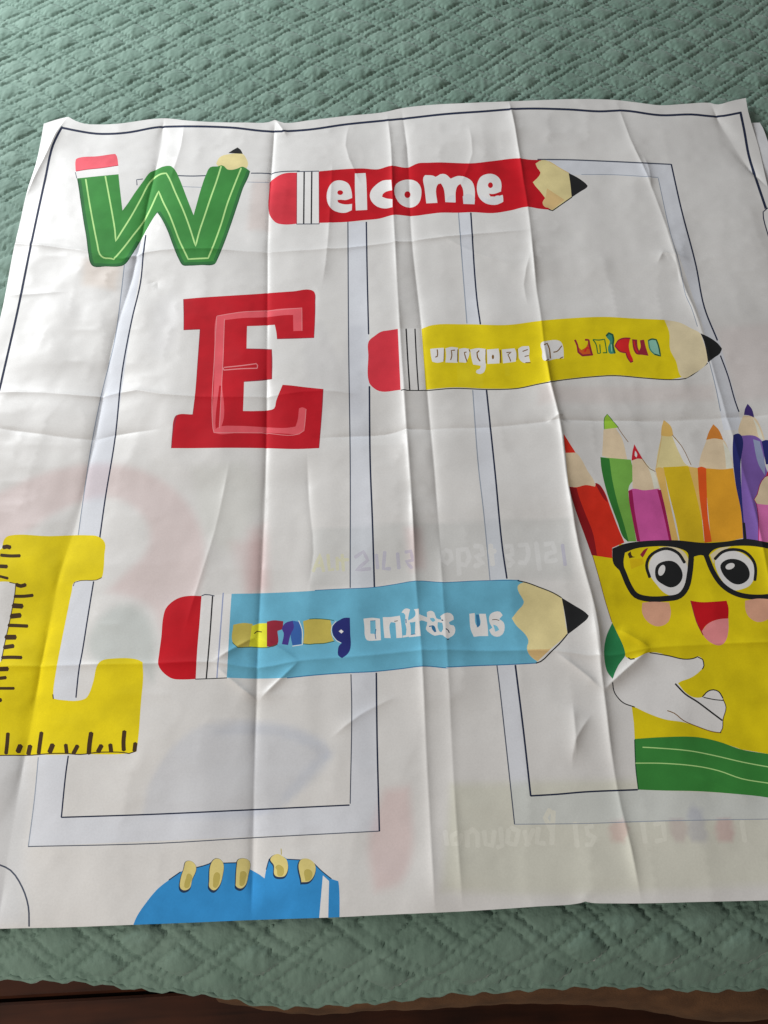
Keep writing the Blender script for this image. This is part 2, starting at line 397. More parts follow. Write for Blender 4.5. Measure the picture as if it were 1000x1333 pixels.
o9 = (390,670,2.7027)
gs([[(48,200),(72,140),(85,200)],[(60,180),(82,178)],[(100,140),(105,195),(120,192)],[(132,150),(134,195)],[(150,140),(155,198)],[(140,160),(172,158)]], 4.2, 'ghostyellow', o9)
gs([[(195,150),(225,130),(240,160),(200,195),(250,190)],[(270,140),(275,190)],[(300,130),(295,190),(320,190)]], 4.6, 'ghostviolet', o9)
gs([[(512,125),(530,130),(535,155),(520,172),(502,160),(506,130)],[(558,120),(562,212)],[(560,125),(588,120),(598,150),(585,178),(562,172)],[(615,110),(640,112),(645,140),(620,145),(645,170),(615,182)],[(672,105),(680,178)],[(660,130),(690,128)],[(725,112),(745,110),(750,140),(728,146),(752,165),(735,182)],[(770,108),(798,105),(806,140),(795,170),(772,168)],[(832,98),(845,195)],[(862,105),(890,100),(900,130),(870,138),(868,165),(905,160)]], 6.2, 'ghostwhite', o9)
gs([[(345,135),(350,190)],[(372,132),(392,128),(398,160),(375,165),(395,188)],[(925,105),(935,178)]], 4.6, 'ghostviolet', o9)

# -- frame lines
B = 'printed_border'
line(B,'navyline',[(81,165),(76,174),(69,189),(59,233),(40,321),(24,400),(0,505),(-60,770),(-160,1190)],3.0)
line(B,'navyline',[(80,166),(99,170),(125,174),(150,174),(170,172),(202,166),(215,165),(300,166),(350,171),(400,169),(450,162),(500,157),(530,154),(580,148.5),(630,145),(680,141.5),(740,142.5),(780,145),(812,144),(860,150),(900,149),(935,151.5),(965,146.5)],2.8)
line(B,'navyline',[(964,146),(969,170),(975,203),(985,235),(997,271),(1020,345),(1080,540),(1275,1150)],3.3)
D = 'printed_door_frame'
line(D,'thinline',[(178.5,241),(178,234),(186,233)],1.3)
line(D,'thinline',[(231,228.6),(250,229.2),(268.5,228.6)],1.5)
line(D,'thinline',[(327,225.5),(340,225.4),(350,225.8),(366,223.5),(390,222.6)],1.4)
line(D,'midline',[(238,243),(268,244)],0.8); line(D,'midline',[(322,237),(350,237.5)],0.8)
line(D,'thinline',[(700,207.5),(741,208),(780,209.5),(835,212),(874,214)],1.7)
line(D,'midline',[(757,227),(800,227.5),(857,231)],0.8)
line(D,'navyline',[(874,214),(887,272),(906,345),(917,400),(934,443)],2.0)
line(D,'navyline',[(938,463),(948,490),(957,522),(962,536)],1.7)
line(D,'midline',[(857,232),(872,300),(885,345),(893,385),(900,400),(908,425)],1.0)
line(D,'midline',[(922,465),(932,505),(938,535)],1.2)
line(D,'midline',[(162,345),(158,381),(150,440),(132,515),(120,575),(107,660),(102,697)],1.3)
line(D,'navyline',[(190,306),(187,328),(183,368),(172,415),(159,485),(150,570),(137,650),(130,700)],1.9)
line(D,'navyline',[(122,757),(114,806),(107,850),(103,871),(99,908)],1.8)
line(D,'navyline',[(89,984),(86,1005),(80,1064)],1.9); line(D,'navyline',[(80,1064),(200,1060),(330,1054),(455,1048)],1.9)
line(D,'midline',[(50,986),(45,1040),(37,1102)],1.4)
line(D,'thinline',[(37,1102),(200,1098),(340,1090),(493,1082)],1.3)
line(D,'thinline',[(453,289),(454,450),(456,600),(456,740),(456,765)],1.5)
line(D,'navyline',[(477,289),(478,350),(480,435)],1.9); line(D,'navyline',[(481,503),(482,600),(485,680),(487.5,764)],2.2)
line(D,'thinline',[(457,878),(458,920),(456,1046)],1.4); line(D,'navyline',[(490,876),(491,960),(494,1082)],2.2)
line(D,'midline',[(597,277),(604,370),(608,421)],1.4); line(D,'navyline',[(613,277),(621,390),(625.5,422)],2.0)
line(D,'midline',[(615.5,508),(623,608),(630,669),(638,755)],1.4); line(D,'navyline',[(633.5,508),(645,619),(654,712),(660,753)],2.2)
line(D,'thinline',[(647,866),(650,890),(660,980),(670,1073)],1.5); line(D,'navyline',[(671,866),(674,890),(682,955),(691,1036)],2.4)
line(D,'navyline',[(691,1036),(725,1034),(760,1031),(830,1028)],2.2)
line(D,'midline',[(670,1073),(760,1072),(850,1069),(1010,1066)],1.1)
line('printed_curve','thinline',[(-30,1118),(0,1126),(14,1133),(29,1155),(37,1180),(38,1206)],2.2)
add('printed_knob','white',[(993,275),(998,271),(1030,270),(1035,305),(1001,309)]); 
line('printed_knob','navyline',[(1030,270),(999,271),(993.5,276),(994,284),(1001,309)],1.5)

# -- letter W drawn as a bent pencil
w_ = (80,180,3.846); K = 'letter_w'; wc = len(SH)
add(K,'green',Z(*w_,[(78,200),(180,190),(286,180),(292,240),(300,310),(306,362),(330,330),(370,270),(410,215),(445,170),(470,160),(500,145),(530,138),(550,140),(570,160),(590,200),(625,290),(662,385),(680,320),(700,250),(725,180),(745,145),(785,140),(800,135),(815,140),(830,155),(850,158),(870,155),(885,150),(905,142),(925,150),(945,165),(938,190),(910,250),(890,310),(850,430),(810,540),(780,610),(768,630),(700,635),(640,638),(608,636),(590,610),(560,540),(530,460),(500,400),(480,372),(460,400),(420,470),(390,525),(350,590),(320,630),(300,640),(220,642),(160,642),(145,625),(135,580),(125,500),(110,410),(95,310),(85,240)]))
for pp in ([(945,168),(930,205),(908,255),(888,315),(850,430),(810,540),(778,615)],[(768,632),(700,637),(608,637),(590,610),(560,540),(530,460),(482,375)],[(390,525),(350,590),(318,632),(300,641),(160,642),(144,622),(135,580),(125,500),(108,400),(95,310),(82,210)]):
    line(K,'greenmid',Z(*w_,pp),9.0,9.0,wc); line(K,'greendark',Z(*w_,pp),2.6,9.0,wc)
add(K+'/ferrule','white',Z(*w_,[(70,165),(285,135),(287,179),(180,190),(78,201)]))
line(K+'/ferrule','thinline',Z(*w_,[(70,170),(77,200)]),0.9)
add(K+'/eraser','pinkeraser',Z(*w_,[(70,120),(73,105),(90,97),(180,90),(250,80),(270,78),(278,90),(285,135),(200,148),(130,155),(72,165)]))
line(K+'/eraser','maroon',Z(*w_,[(285,136),(200,149),(130,156),(74,165)]),0.8)
add(K+'/sharpened_wood','wood',Z(*w_,[(785,140),(775,128),(785,105),(800,90),(835,80),(880,76),(908,78),(925,100),(935,130),(928,150),(905,142),(885,150),(850,158),(830,155),(815,140),(800,135)]))
add(K+'/pencil_lead','lead',Z(*w_,[(835,74),(860,58),(882,46),(898,58),(908,78),(870,76)]))
line(K+'/highlight_line','greenline',Z(*w_,[(122,205),(140,320),(160,430),(180,530),(192,580),(210,597),(250,602),(262,606),(310,550),(360,485),(410,420),(450,345),(470,300),(487,265),(510,320),(540,380),(560,430),(590,510),(635,605),(690,602),(735,600),(760,540),(800,430),(830,330),(860,250),(900,150)]),2.0,5)
line(K+'/highlight_line#2','greenline',Z(*w_,[(220,190),(235,270),(255,380),(268,460),(272,515),(300,470),(350,390),(400,300),(440,225),(470,195),(500,178),(525,175),(540,200),(570,270),(610,360),(640,440),(672,540),(690,470),(720,380),(750,290),(775,220),(800,140)]),2.0,5)

# -- red pencil with ELCOME
rA = (340,190,4.545); rB = (550,190,4.348); K = 'printed_pencil#red'
jag = Z(*rB,[(675,80),(640,100),(650,125),(668,150),(660,170),(625,205),(640,228),(660,250),(695,295),(680,320),(692,345),(712,350),(730,362)])
add(K,'red',Z(*rA,[(342,150),(480,138),(600,133),(690,138),(770,117),(865,128),(930,102)])+Z(*rB,[(30,95),(100,93),(180,96),(280,98),(400,85),(547,70),(600,77)])+jag+Z(*rB,[(660,355),(590,345),(500,365),(400,380),(280,375),(200,378),(100,378)])+Z(*rA,[(1000,402),(890,415),(785,408),(700,430),(600,440),(500,450),(345,455)]))
add(K+'/ferrule','white',Z(*rA,[(212,150),(345,150),(345,462),(210,462)]),False)
for x in (255,300): line(K+'/ferrule','black',Z(*rA,[(x,153),(x-3,463)]),1.9)
line(K+'/ferrule','thinline',Z(*rA,[(212,152),(342,149)]),1.2); line(K+'/ferrule','thinline',Z(*rA,[(210,462),(344,461)]),1.2); line(K+'/ferrule','maroon',Z(*rA,[(343,152),(344,460)]),1.0)
add(K+'/eraser','eraser',Z(*rA,[(212,158),(150,160),(110,172),(75,195),(52,215),(50,240),(48,400),(60,425),(90,455),(120,463),(165,465),(210,460)]))
line(K+'/eraser','maroon',Z(*rA,[(211,158),(210,461)]),0.9)
T = K+'/lettering'
add(T+'#e','white',Z(*rA,[(440,206),(480,205),(515,222),(532,255),(538,290),(537,380),(500,395),(460,393),(420,375),(395,340),(388,290),(400,245),(420,218)]))
add(K,'red',Z(*rA,ell(468,276,17,14)),True,1.5); add(K,'red',Z(*rA,[(452,320),(470,318),(500,320),(545,305),(545,342),(500,346),(470,340),(455,332)]),True,1.5)
add(T+'#l','white',Z(*rA,[(555,163),(618,160),(622,200),(628,378),(560,382),(555,250)]))
add(T+'#c','white',Z(*rA,[(770,200),(720,205),(680,230),(650,265),(643,295),(655,330),(690,360),(735,370),(777,362),(777,315),(740,310),(715,300),(720,285),(740,270),(775,262)]))
add(T+'#o','white',Z(*rA,[(800,225),(840,203),(890,200),(925,215),(945,245),(948,290),(935,335),(900,362),(860,362),(820,340),(795,300),(788,260)]))
add(K,'red',Z(*rA,ell(866,288,18,20)),True,1.5)
add(T+'#m','white',Z(*rB,[(5,180),(15,165),(60,168),(75,175),(100,160),(130,160),(160,185),(200,170),(240,175),(280,200),(295,240),(295,330),(232,328),(228,240),(215,215),(200,225),(190,250),(188,320),(130,318),(120,240),(105,212),(90,215),(78,240),(85,322),(22,325),(12,240)]))
add(T+'#e2','white',Z(*rB,[(330,175),(370,158),(410,163),(440,190),(448,230),(445,255),(455,280),(458,315),(440,325),(390,333),(350,320),(320,290),(308,240),(315,200)]))
add(K,'red',Z(*rB,ell(385,222,14,16)),True,1.5); add(K,'red',Z(*rB,[(376,270),(400,272),(452,255),(456,276),(420,286),(385,286)]),True,1.5)
for pp in ([(130,318),(150,285),(180,278),(188,320)],[(232,328),(228,285),(260,270),(294,290),(295,330)],[(345,316),(330,280),(380,300),(430,280),(456,300),(440,325),(390,333)]): add(T+'#m' if pp[0][0] < 300 else T+'#e2','whitegrey',Z(*rB,pp))
add(K+'/sharpened_wood','wood',jag[::-1]+Z(*rB,[(720,88),(800,140),(830,155),(838,220),(845,290),(800,320),(737,365)]))
add(K+'/sharpened_wood','woodshade',Z(*rB,[(705,240),(805,305),(737,360),(712,350),(692,345),(682,322),(695,297)]))
line(K+'/sharpened_wood','lead',Z(*rB,[(846,290),(800,322),(737,366),(715,360)]),1.4); line(K+'/sharpened_wood','woodshade',Z(*rB,[(715,87),(800,138),(830,154)]),0.9)
add(K+'/pencil_lead','lead',Z(*rB,[(828,153),(880,180),(925,213),(936,226),(930,236),(900,255),(845,291),(838,220)]))

# -- letter E
e_ = (210,370,4.545); K = 'letter_e'
EO = Z(*e_,[(130,88),(220,80),(400,68),(560,58),(640,52),(780,42),(890,35),(908,50),(912,110),(910,220),(905,318),(800,322),(685,325),(682,290),(672,240),(600,245),(508,248),(506,320),(505,380),(600,382),(655,385),(658,450),(656,562),(600,570),(490,578),(488,650),(484,750),(560,750),(640,745),(668,735),(680,690),(718,595),(760,598),(860,610),(960,620),(955,720),(945,850),(935,970),(800,975),(610,970),(400,968),(180,970),(58,970),(65,880),(78,790),(90,775),(185,770),(200,650),(215,450),(228,268),(132,272),(132,180)])
ec = len(SH); add(K,'redE',EO)
for q in ([(130,88),(132,180),(132,272),(228,268)],[(228,268),(215,450),(185,770)],[(90,775),(66,880),(58,970)],[(912,60),(911,220),(905,318),(685,325)],[(505,380),(655,385),(656,562),(490,578)],[(960,620),(945,850),(935,972)]): line(K,'maroon',Z(*e_,q),1.8,9.0,ec)
I = K+'/inline_stroke'
add(I,'inline',Z(*e_,[(322,210),(330,190),(360,180),(480,165),(620,158),(700,145),(830,140),(834,180),(832,275),(782,277),(780,182),(740,182),(620,195),(480,200),(374,212),(368,350),(362,480),(360,560),(345,860),(310,878),(303,850),(312,600),(316,400)]))
add(K,'redE',Z(*e_,[(343,600),(357,600),(340,850),(322,858),(320,820)]))
add(I,'inline',Z(*e_,[(308,868),(340,845),(450,838),(600,845),(740,850),(795,842),(808,800),(815,735),(835,728),(858,738),(855,800),(840,870),(815,886),(740,884),(600,878),(450,880),(320,880)]))
line(I,'inline2',Z(*e_,[(374,205),(364,480),(358,580),(345,850)]),0.9); line(I,'inline2',Z(*e_,[(328,190),(316,400),(306,850),(312,876)]),0.9)
line(I,'inline2',Z(*e_,[(330,188),(480,164),(620,157),(832,140),(833,275)]),0.8); line(I,'inline2',Z(*e_,[(312,878),(600,880),(815,886),(845,865),(857,740)]),0.8)
for q in ([(372,492),(470,482),(562,470),(570,480),(568,496)],[(370,508),(470,500),(568,497)],[(362,490),(372,508)]): line(I+'#mid','inline2',Z(*e_,q),1.3)

# -- yellow pencil
yA = (470,400,4.1667); yB = (700,400,4.0); K = 'printed_pencil#yellow'
add(K,'yellow',Z(*yA,[(328,118),(380,98),(560,92),(800,95)])+Z(*yB,[(0,72),(100,62),(350,50),(500,58),(660,65),(685,130),(690,220),(720,280),(750,364),(700,374),(560,366),(400,353),(300,358),(100,380),(0,398)])+Z(*yA,[(850,437),(700,442),(500,435),(352,447)]))
add(K,'yellowlight',Z(*yA,[(518,300),(600,310),(662,340),(664,432),(526,430)]),False); add(K,'yellowlight',Z(*yA,[(780,300),(805,300),(808,372),(783,372)]))
add(K+'/eraser','eraser',Z(*yA,[(200,117),(150,125),(110,132),(75,155),(42,185),(40,260),(45,410),(60,430),(100,455),(215,448),(208,300)]))
add(K+'/ferrule','white',Z(*yA,[(200,117),(328,112),(352,449),(216,449),(208,300)]),False)
line(K+'/ferrule','black',Z(*yA,[(245,117),(254,280),(265,450)]),1.9); line(K+'/ferrule','black',Z(*yA,[(293,117),(301,280),(312,448)]),1.7)
line(K+'/outline','lead',Z(*yA,[(217,450),(355,451),(500,440),(700,446),(850,440)])+Z(*yB,[(0,401),(100,383),(300,361),(400,356),(560,369),(700,377),(770,371),(800,356),(885,291)]),1.3)
add(K+'/sharpened_wood','woodpale',Z(*yB,[(660,65),(740,80),(800,110),(845,135),(860,170),(885,270),(882,290),(800,353),(768,369),(750,364),(720,280),(690,220),(685,130)]))
add(K+'/pencil_lead','lead',Z(*yB,[(848,135),(900,160),(940,190),(960,215),(950,240),(920,262),(887,288),(880,240),(865,175)]))
T = K+'/lettering'
aA = (550,440,6.667); qQ = (690,425,5.556)
for n_,q in (('a',[(68,95),(110,90),(185,85),(188,150),(180,205),(130,215),(85,205),(75,160)]),('n',[(200,90),(250,78),(310,85),(302,140),(305,215),(200,212),(205,150)]),('r',[(318,95),(360,88),(410,95),(405,150),(378,215),(318,210)]),('y',[(415,100),(480,88),(550,95),(545,180),(550,250),(530,300),(490,312),(465,300),(470,280),(500,265),(505,240),(440,230),(425,170)]),('o',[(560,100),(660,92),(670,150),(668,220),(565,225)]),('n3',[(690,100),(800,90),(815,130),(810,205),(700,220)]),('e',[(830,95),(860,75),(925,70),(930,110),(925,160),(935,205),(880,215),(840,180),(835,140)])):
    add(T+'#'+n_,'white',Z(*aA,q),True,2.0,60)
for q,w in (([(128,100),(132,130),(130,158),(114,166)],1.5),([(282,105),(250,108),(256,150),(245,190)],1.4),([(382,122),(364,125),(372,160),(388,205)],1.4),([(492,110),(474,128),(480,170),(500,200)],1.7),([(730,126),(772,122),(742,146),(757,175),(766,202)],1.3),([(870,116),(914,100)],1.3),([(888,160),(922,152)],1.2),([(895,214),(938,214)],1.2),([(190,95),(187,200)],1.1),([(308,100),(306,205)],1.4),([(404,98),(414,122)],1.2),([(551,100),(553,220)],1.2),([(676,105),(680,215)],1.7),([(822,95),(820,190)],1.1)): line(T+'_cut','brown',Z(*aA,q),w,4)
add(T+'_cut','brown',Z(*aA,ell(612,164,10,20)),True,1.5,90)
add(T+'#is','white',Z(*qQ,[(80,120),(120,105),(215,105),(235,130),(245,230),(180,235),(120,248),(95,240),(88,180)]),True,2.0,90)
for q,w in (([(103,132),(124,122),(140,160),(148,230)],1.7),([(170,186),(196,180),(230,140)],1.4),([(216,232),(240,220)],1.3),([(115,248),(136,238)],1.3)): line(T+'_cut','brown',Z(*qQ,q),w,4)
add(T+'#u','rust',Z(*qQ,[(335,110),(352,150),(372,170),(405,150),(425,105),(440,150),(450,205),(380,210),(352,190)]))
line(T+'#u','maroon',Z(*qQ,[(326,98),(342,135),(350,185),(380,210),(454,203)]),2.6,3); line(T+'#u','maroon',Z(*qQ,[(400,96),(424,98),(432,140),(448,202)]),2.6,3); line(T+'#u','brightred',Z(*qQ,[(396,182),(412,152),(428,160)]),2.0,3)
for q in ([(456,95),(500,98),(540,92),(548,140),(556,190)],[(456,97),(475,122),(490,195),(510,192),(505,130)],[(528,190),(558,190)]): line(T+'#n2','leafside',Z(*qQ,q),1.5,3)
add(T+'#i','teal',Z(*qQ,[(550,65),(570,45),(600,60),(605,100),(600,130),(615,195),(575,195),(565,150),(578,110)]),True,2.0,90)
line(T+'#i','darkgreen',Z(*qQ,[(552,68),(570,47),(598,60),(605,100),(600,130),(614,194)]),2.4,3); line(T+'#i','tealpale',Z(*qQ,[(588,130),(592,180)]),1.4,3)
add(T+'#q','brightred',Z(*qQ,[(615,140),(640,100),(680,85),(725,85),(715,140),(728,200),(745,250),(730,262),(705,225),(695,190),(650,180)]),True,2.0,75)
line(T+'#q','maroon',Z(*qQ,[(616,140),(640,100),(680,85),(726,86)]),1.7,3); line(T+'#q','maroon',Z(*qQ,[(616,142),(650,180),(694,190),(706,226),(730,260),(745,250)]),1.7,3)
add(T+'#u2','maroon',Z(*qQ,[(738,92),(775,95),(780,150),(790,175),(800,150),(795,100),(825,95),(838,150),(858,212),(810,205),(770,200),(750,170)]),True,2.0,75)
line(T+'#u2','brightred',Z(*qQ,[(752,105),(764,160),(780,188)]),1.6,3)
add(T+'#e2','tealpale',Z(*qQ,[(855,100),(880,90),(915,95),(930,140),(945,215),(900,200),(870,170)])); line(T+'#e2','darkgreen',Z(*qQ,[(856,102),(880,91),(914,96),(930,140),(944,214),(900,200)]),1.9,3); line(T+'#e2','teal',Z(*qQ,[(856,102),(870,168),(900,200)]),1.7,3)

# -- blue pencil
bA = (190,750,4.348); bB = (410,740,5.263); bC = (580,740,5.0); K = 'printed_pencil#blue'
jag = Z(*bC,[(525,90),(490,97),(470,115),(475,150),(495,185),(510,215),(505,235),(470,275),(432,325),(460,370),(520,430),(540,470),(530,520),(545,560),(595,603)])
add(K,'blue',Z(*bA,[(485,100),(650,97),(900,86)])+Z(*bB,[(0,152),(150,143),(410,130),(560,108),(690,87),(875,97)])+Z(*bC,[(0,92),(200,82),(480,77)])+jag+Z(*bC,[(595,617),(400,625),(200,632),(0,642)])+Z(*bB,[(915,682),(740,668),(600,685),(410,705),(200,715)])+Z(*bA,[(957,560),(800,575),(620,580),(458,575),(478,200)]))
line(K,'bluedark',Z(*bB,[(0,150),(150,142),(410,129),(560,107),(690,86),(875,96)])+Z(*bC,[(0,91),(200,81),(480,76)]),0.9)
line(K,'bluedark',Z(*bC,[(590,616),(400,626),(200,633),(0,643)])+Z(*bB,[(915,683),(740,669),(600,686),(410,706),(200,716)])+Z(*bA,[(957,560),(800,576)]),1.3)
add(K+'/eraser','red',Z(*bA,[(315,112),(240,112),(190,122),(145,148),(112,185),(97,240),(88,340),(75,440),(70,500),(85,530),(115,560),(150,580),(220,585),(282,582),(290,430),(305,250)]))
add(K+'/ferrule','white',Z(*bA,[(315,112),(400,106),(485,100),(478,200),(458,575),(282,582),(290,430),(305,250)]),False)
line(K+'/ferrule','black',Z(*bA,[(378,110),(362,340),(342,580)]),1.9); line(K+'/ferrule','greyblue',Z(*bA,[(438,95),(420,340),(402,576)]),1.7)
line(K+'/ferrule','thinline',Z(*bA,[(316,111),(335,104),(360,106),(388,112)]),1.3); line(K+'/ferrule','black',Z(*bA,[(280,583),(370,580),(458,576)]),1.2)
T = K+'/lettering'
add(T+'#e','khaki',Z(*bA,[(495,275),(550,265),(605,270),(595,400),(520,402),(490,370)]))
add(T+'#a','letyellow',Z(*bA,[(600,282),(640,268),(687,266),(687,402),(640,403),(585,397)]))
line(T+'#a','rulermark',Z(*bA,[(614,325),(630,312),(656,316)]),1.3,3)
add(T+'#r','maroon',Z(*bA,[(685,258),(720,250),(778,255),(775,300),(745,310),(745,385),(720,400),(685,398)]))
add(T+'#n','purple',Z(*bA,[(790,265),(830,252),(840,290),(820,330),(805,390),(770,385),(780,320),(770,300)]))
add(T+'#n','midblue',Z(*bA,[(830,252),(865,258),(880,300),(880,385),(830,392),(820,330),(838,290)]))
add(T+'#ni','khaki',Z(*bA,[(890,255),(935,242)])+Z(*bB,[(0,345),(105,350),(115,400),(110,440),(130,495),(60,512),(0,515)])+Z(*bA,[(930,385),(890,380),(896,320)]))
line(T+'#ni','darkgreen',Z(*bA,[(890,383),(930,386)])+Z(*bB,[(0,516),(60,514),(134,498)]),1.0); line(T+'#ni','darkgreen',Z(*bA,[(925,243),(957,241)])+Z(*bB,[(90,350),(130,356)]),0.9)
line(T+'#e','darkgreen',Z(*bA,[(490,376),(520,404),(600,402),(690,404),(745,388)]),0.9)
line(T+'#n','white',Z(*bA,[(865,252),(884,300),(886,388),(830,396)]),1.0)
add(T+'#g','navy',Z(*bB,[(175,350),(200,338),(240,338),(242,430),(240,560),(215,595),(185,614),(160,595),(158,560),(165,530),(185,510),(150,490),(125,455),(118,420),(125,390),(150,365)]))
add(T+'#g','white',Z(*bB,[(163,430),(180,418),(197,432),(182,446)]),True,1.5)
line(T+'#g','white',Z(*bB,[(145,362),(116,395),(112,425),(122,462),(150,495),(178,510)]),0.8)
uU = (470,780,7.692)
add(T+'#u','white',Z(*uU,[(25,195),(110,186),(190,195),(195,300),(200,410),(130,415),(60,410),(40,370),(35,280)]))
add(K,'bluelight',Z(*uU,[(92,216),(145,212),(150,350),(118,346),(95,345)]),True,2); line(K,'bluedark',Z(*uU,[(150,300),(142,350),(150,398)]),1.1,3); line(K,'bluedark',Z(*uU,[(94,218),(144,214)]),0.8,3)
add(T+'#n2','white',Z(*uU,[(218,180),(300,178),(390,165),(402,240),(415,385),(355,390),(345,235),(300,230),(288,252),(298,390),(235,388),(225,280)]))
line(K,'rulermark',Z(*uU,[(335,222),(368,216)]),0.9,3)
add(T+'#i','white',Z(*uU,[(405,135),(430,102),(460,92),(492,103),(480,150),(474,215),(488,235),(500,345),(500,372),(420,384),(418,365),(450,360),(456,300),(440,220),(445,160),(428,138)]))
line(K,'bluedark',Z(*uU,[(450,200),(452,238)]),1.3,3)
add(T+'#t','white',Z(*uU,[(530,100),(580,95),(582,150),(620,165),(680,190),(725,215),(715,240),(660,228),(605,212),(585,220),(600,368),(480,381),(485,352),(540,350),(545,225),(485,232),(470,215),(540,170),(545,130)]))
line(K,'bluedark',Z(*uU,[(500,354),(545,348)]),1.0,3)
add(T+'#e3','white',Z(*uU,[(660,130),(700,115),(735,135),(755,190),(800,205),(822,210),(815,236),(770,230),(768,270),(785,322),(815,335),(828,362),(790,356),(740,366),(690,340),(650,300),(660,260),(665,200),(662,170)]))
add(K,'bluelight',Z(*uU,[(690,190),(730,190),(745,215),(720,228),(698,210)]),True,1.5); add(K,'bluedark',Z(*uU,[(704,262),(730,265),(756,325),(738,332),(712,300)]),True,1.5); line(K,'bluedark',Z(*uU,[(682,272),(702,270)]),1.4,3)
add(T+'#s2','white',Z(*uU,[(795,170),(840,140),(890,138),(925,170),(928,205),(880,230),(890,255),(930,265),(945,310),(930,355),(870,395),(830,370),(806,330),(822,300),(815,240),(806,205)]))
add(K,'bluelight',Z(*uU,[(768,240),(812,240),(816,300),(806,322),(785,320),(768,280)]),True,1.5)
line(K,'outline',Z(*uU,[(850,295),(874,312),(884,336)]),1.3,3); line(K,'outline',Z(*uU,[(808,208),(822,212)]),1.5,3); line(K,'outline',Z(*uU,[(862,402),(880,402)]),1.2,3)
add(T+'#u3','white',Z(*bC,[(155,295),(190,290),(200,370),(225,390),(225,440),(185,445),(165,400)])); add(T+'#u3','white',Z(*bC,[(218,295),(262,295),(275,380),(278,440),(222,440),(215,385),(228,360)]))
add(K,'bluedark',Z(*bC,[(198,300),(218,300),(226,370),(205,385)]),True,2)
add(T+'#s','white',Z(*bC,[(290,300),(320,282),(355,282),(372,305),(350,330),(378,350),(385,390),(370,430),(335,445),(300,430),(285,400),(305,385),(285,345)]))
add(T+'#s','bluelight',Z(*bC,[(310,365),(335,375),(350,400),(325,412)]),True,2); line(T+'#s','rulermark',Z(*bC,[(305,334),(325,332),(350,338)]),0.9,3)
add(K+'/sharpened_wood','wood',jag[::-1]+Z(*bC,[(600,120),(700,155),(755,190),(768,260),(785,380),(792,425),(770,450),(690,520),(600,605)]))
add(K+'/sharpened_wood','woodshade',Z(*bC,[(532,528),(600,526),(672,524),(690,520),(600,603),(545,560)]))
line(K+'/sharpened_wood','lead',Z(*bC,[(470,80),(525,91),(610,122),(700,158),(755,190)]),1.4); line(K+'/sharpened_wood','lead',Z(*bC,[(794,428),(740,492),(690,540),(620,606),(590,616)]),1.7)
add(K+'/pencil_lead','lead',Z(*bC,[(756,190),(830,235),(910,285),(933,308),(925,325),(880,365),(795,430),(785,350),(770,260)]))

# -- letter L drawn as a ruler
lA = (0,680,4.762); lB = (0,840,4.762); K = 'letter_l'
add(K,'yellow',Z(*lA,[(20,120),(40,90),(70,80),(300,85),(540,80),(610,88),(650,125),(648,200),(640,310),(630,345),(600,358),(500,360),(460,372),(445,430),(410,600),(380,750)])+Z(*lB,[(350,150),(330,310),(332,330),(370,338),(530,330),(550,305),(580,220),(605,120),(630,95),(700,82),(850,88),(885,105),(888,200),(875,350),(855,600),(845,660),(780,672),(500,675),(200,680),(0,685),(-60,690),(-60,300),(-10,120)])+Z(*lA,[(8,857),(30,750),(55,640),(75,540),(92,450),(100,380),(50,368),(-60,372),(-60,190),(12,160)]))
line(K,'rulermark',Z(*lA,[(455,395),(462,372),(500,361),(600,357),(632,342)]),0.9); line(K,'rulermark',Z(*lB,[(328,305),(331,332)]),1.4)
mk = [(lA,[(20,155),(44,150),(65,156)],22),(lA,[(5,203),(60,208),(125,207)],17),(lA,[(0,272),(45,274)],20),(lA,[(-10,332),(50,347)],14),(lA,[(100,385),(130,395),(160,386)],20),(lA,[(90,458),(150,458),(205,452)],17),(lA,[(80,516),(140,520)],26),(lA,[(68,582),(128,576)],26),(lA,[(52,638),(110,640),(172,643)],18),(lA,[(35,712),(98,712)],26),(lA,[(25,775),(85,766)],22),(lA,[(12,838),(70,836),(135,838)],18),
 (lB,[(0,148),(50,146)],24),(lB,[(-5,205),(38,200)],18),(lB,[(-5,267),(88,267)],15),(lB,[(-10,340),(8,340)],22),(lB,[(50,545),(45,610),(38,672)],20),(lB,[(128,620),(112,662)],28),(lB,[(188,622),(176,676)],24),(lB,[(258,540),(248,610),(240,672)],21),(lB,[(328,615),(308,664)],26),(lB,[(408,615),(414,668)],20),(lB,[(482,622),(455,672)],22),(lB,[(566,542),(556,610),(551,672)],24),(lB,[(630,620),(608,662)],24),(lB,[(684,614),(690,660)],22),(lB,[(772,532),(766,600),(768,652)],22),(lB,[(840,606),(834,656)],22)]
for i,(o_,p,w) in enumerate(mk): line(K+'/ruler_mark#%d' % i,'rulermark',Z(*o_,p),w/4.762*1.2,6)
line(K+'/ruler_edge','rulermark',Z(*lA,[(60,372),(98,380),(92,450),(75,540),(55,640),(30,750),(10,857)]),1.2)
line(K+'/ruler_edge#2','rulermark',Z(*lB,[(-40,686),(0,683),(200,681),(300,672),(400,670),(500,677),(600,664),(700,662),(760,664),(800,671),(838,658)]),1.4)

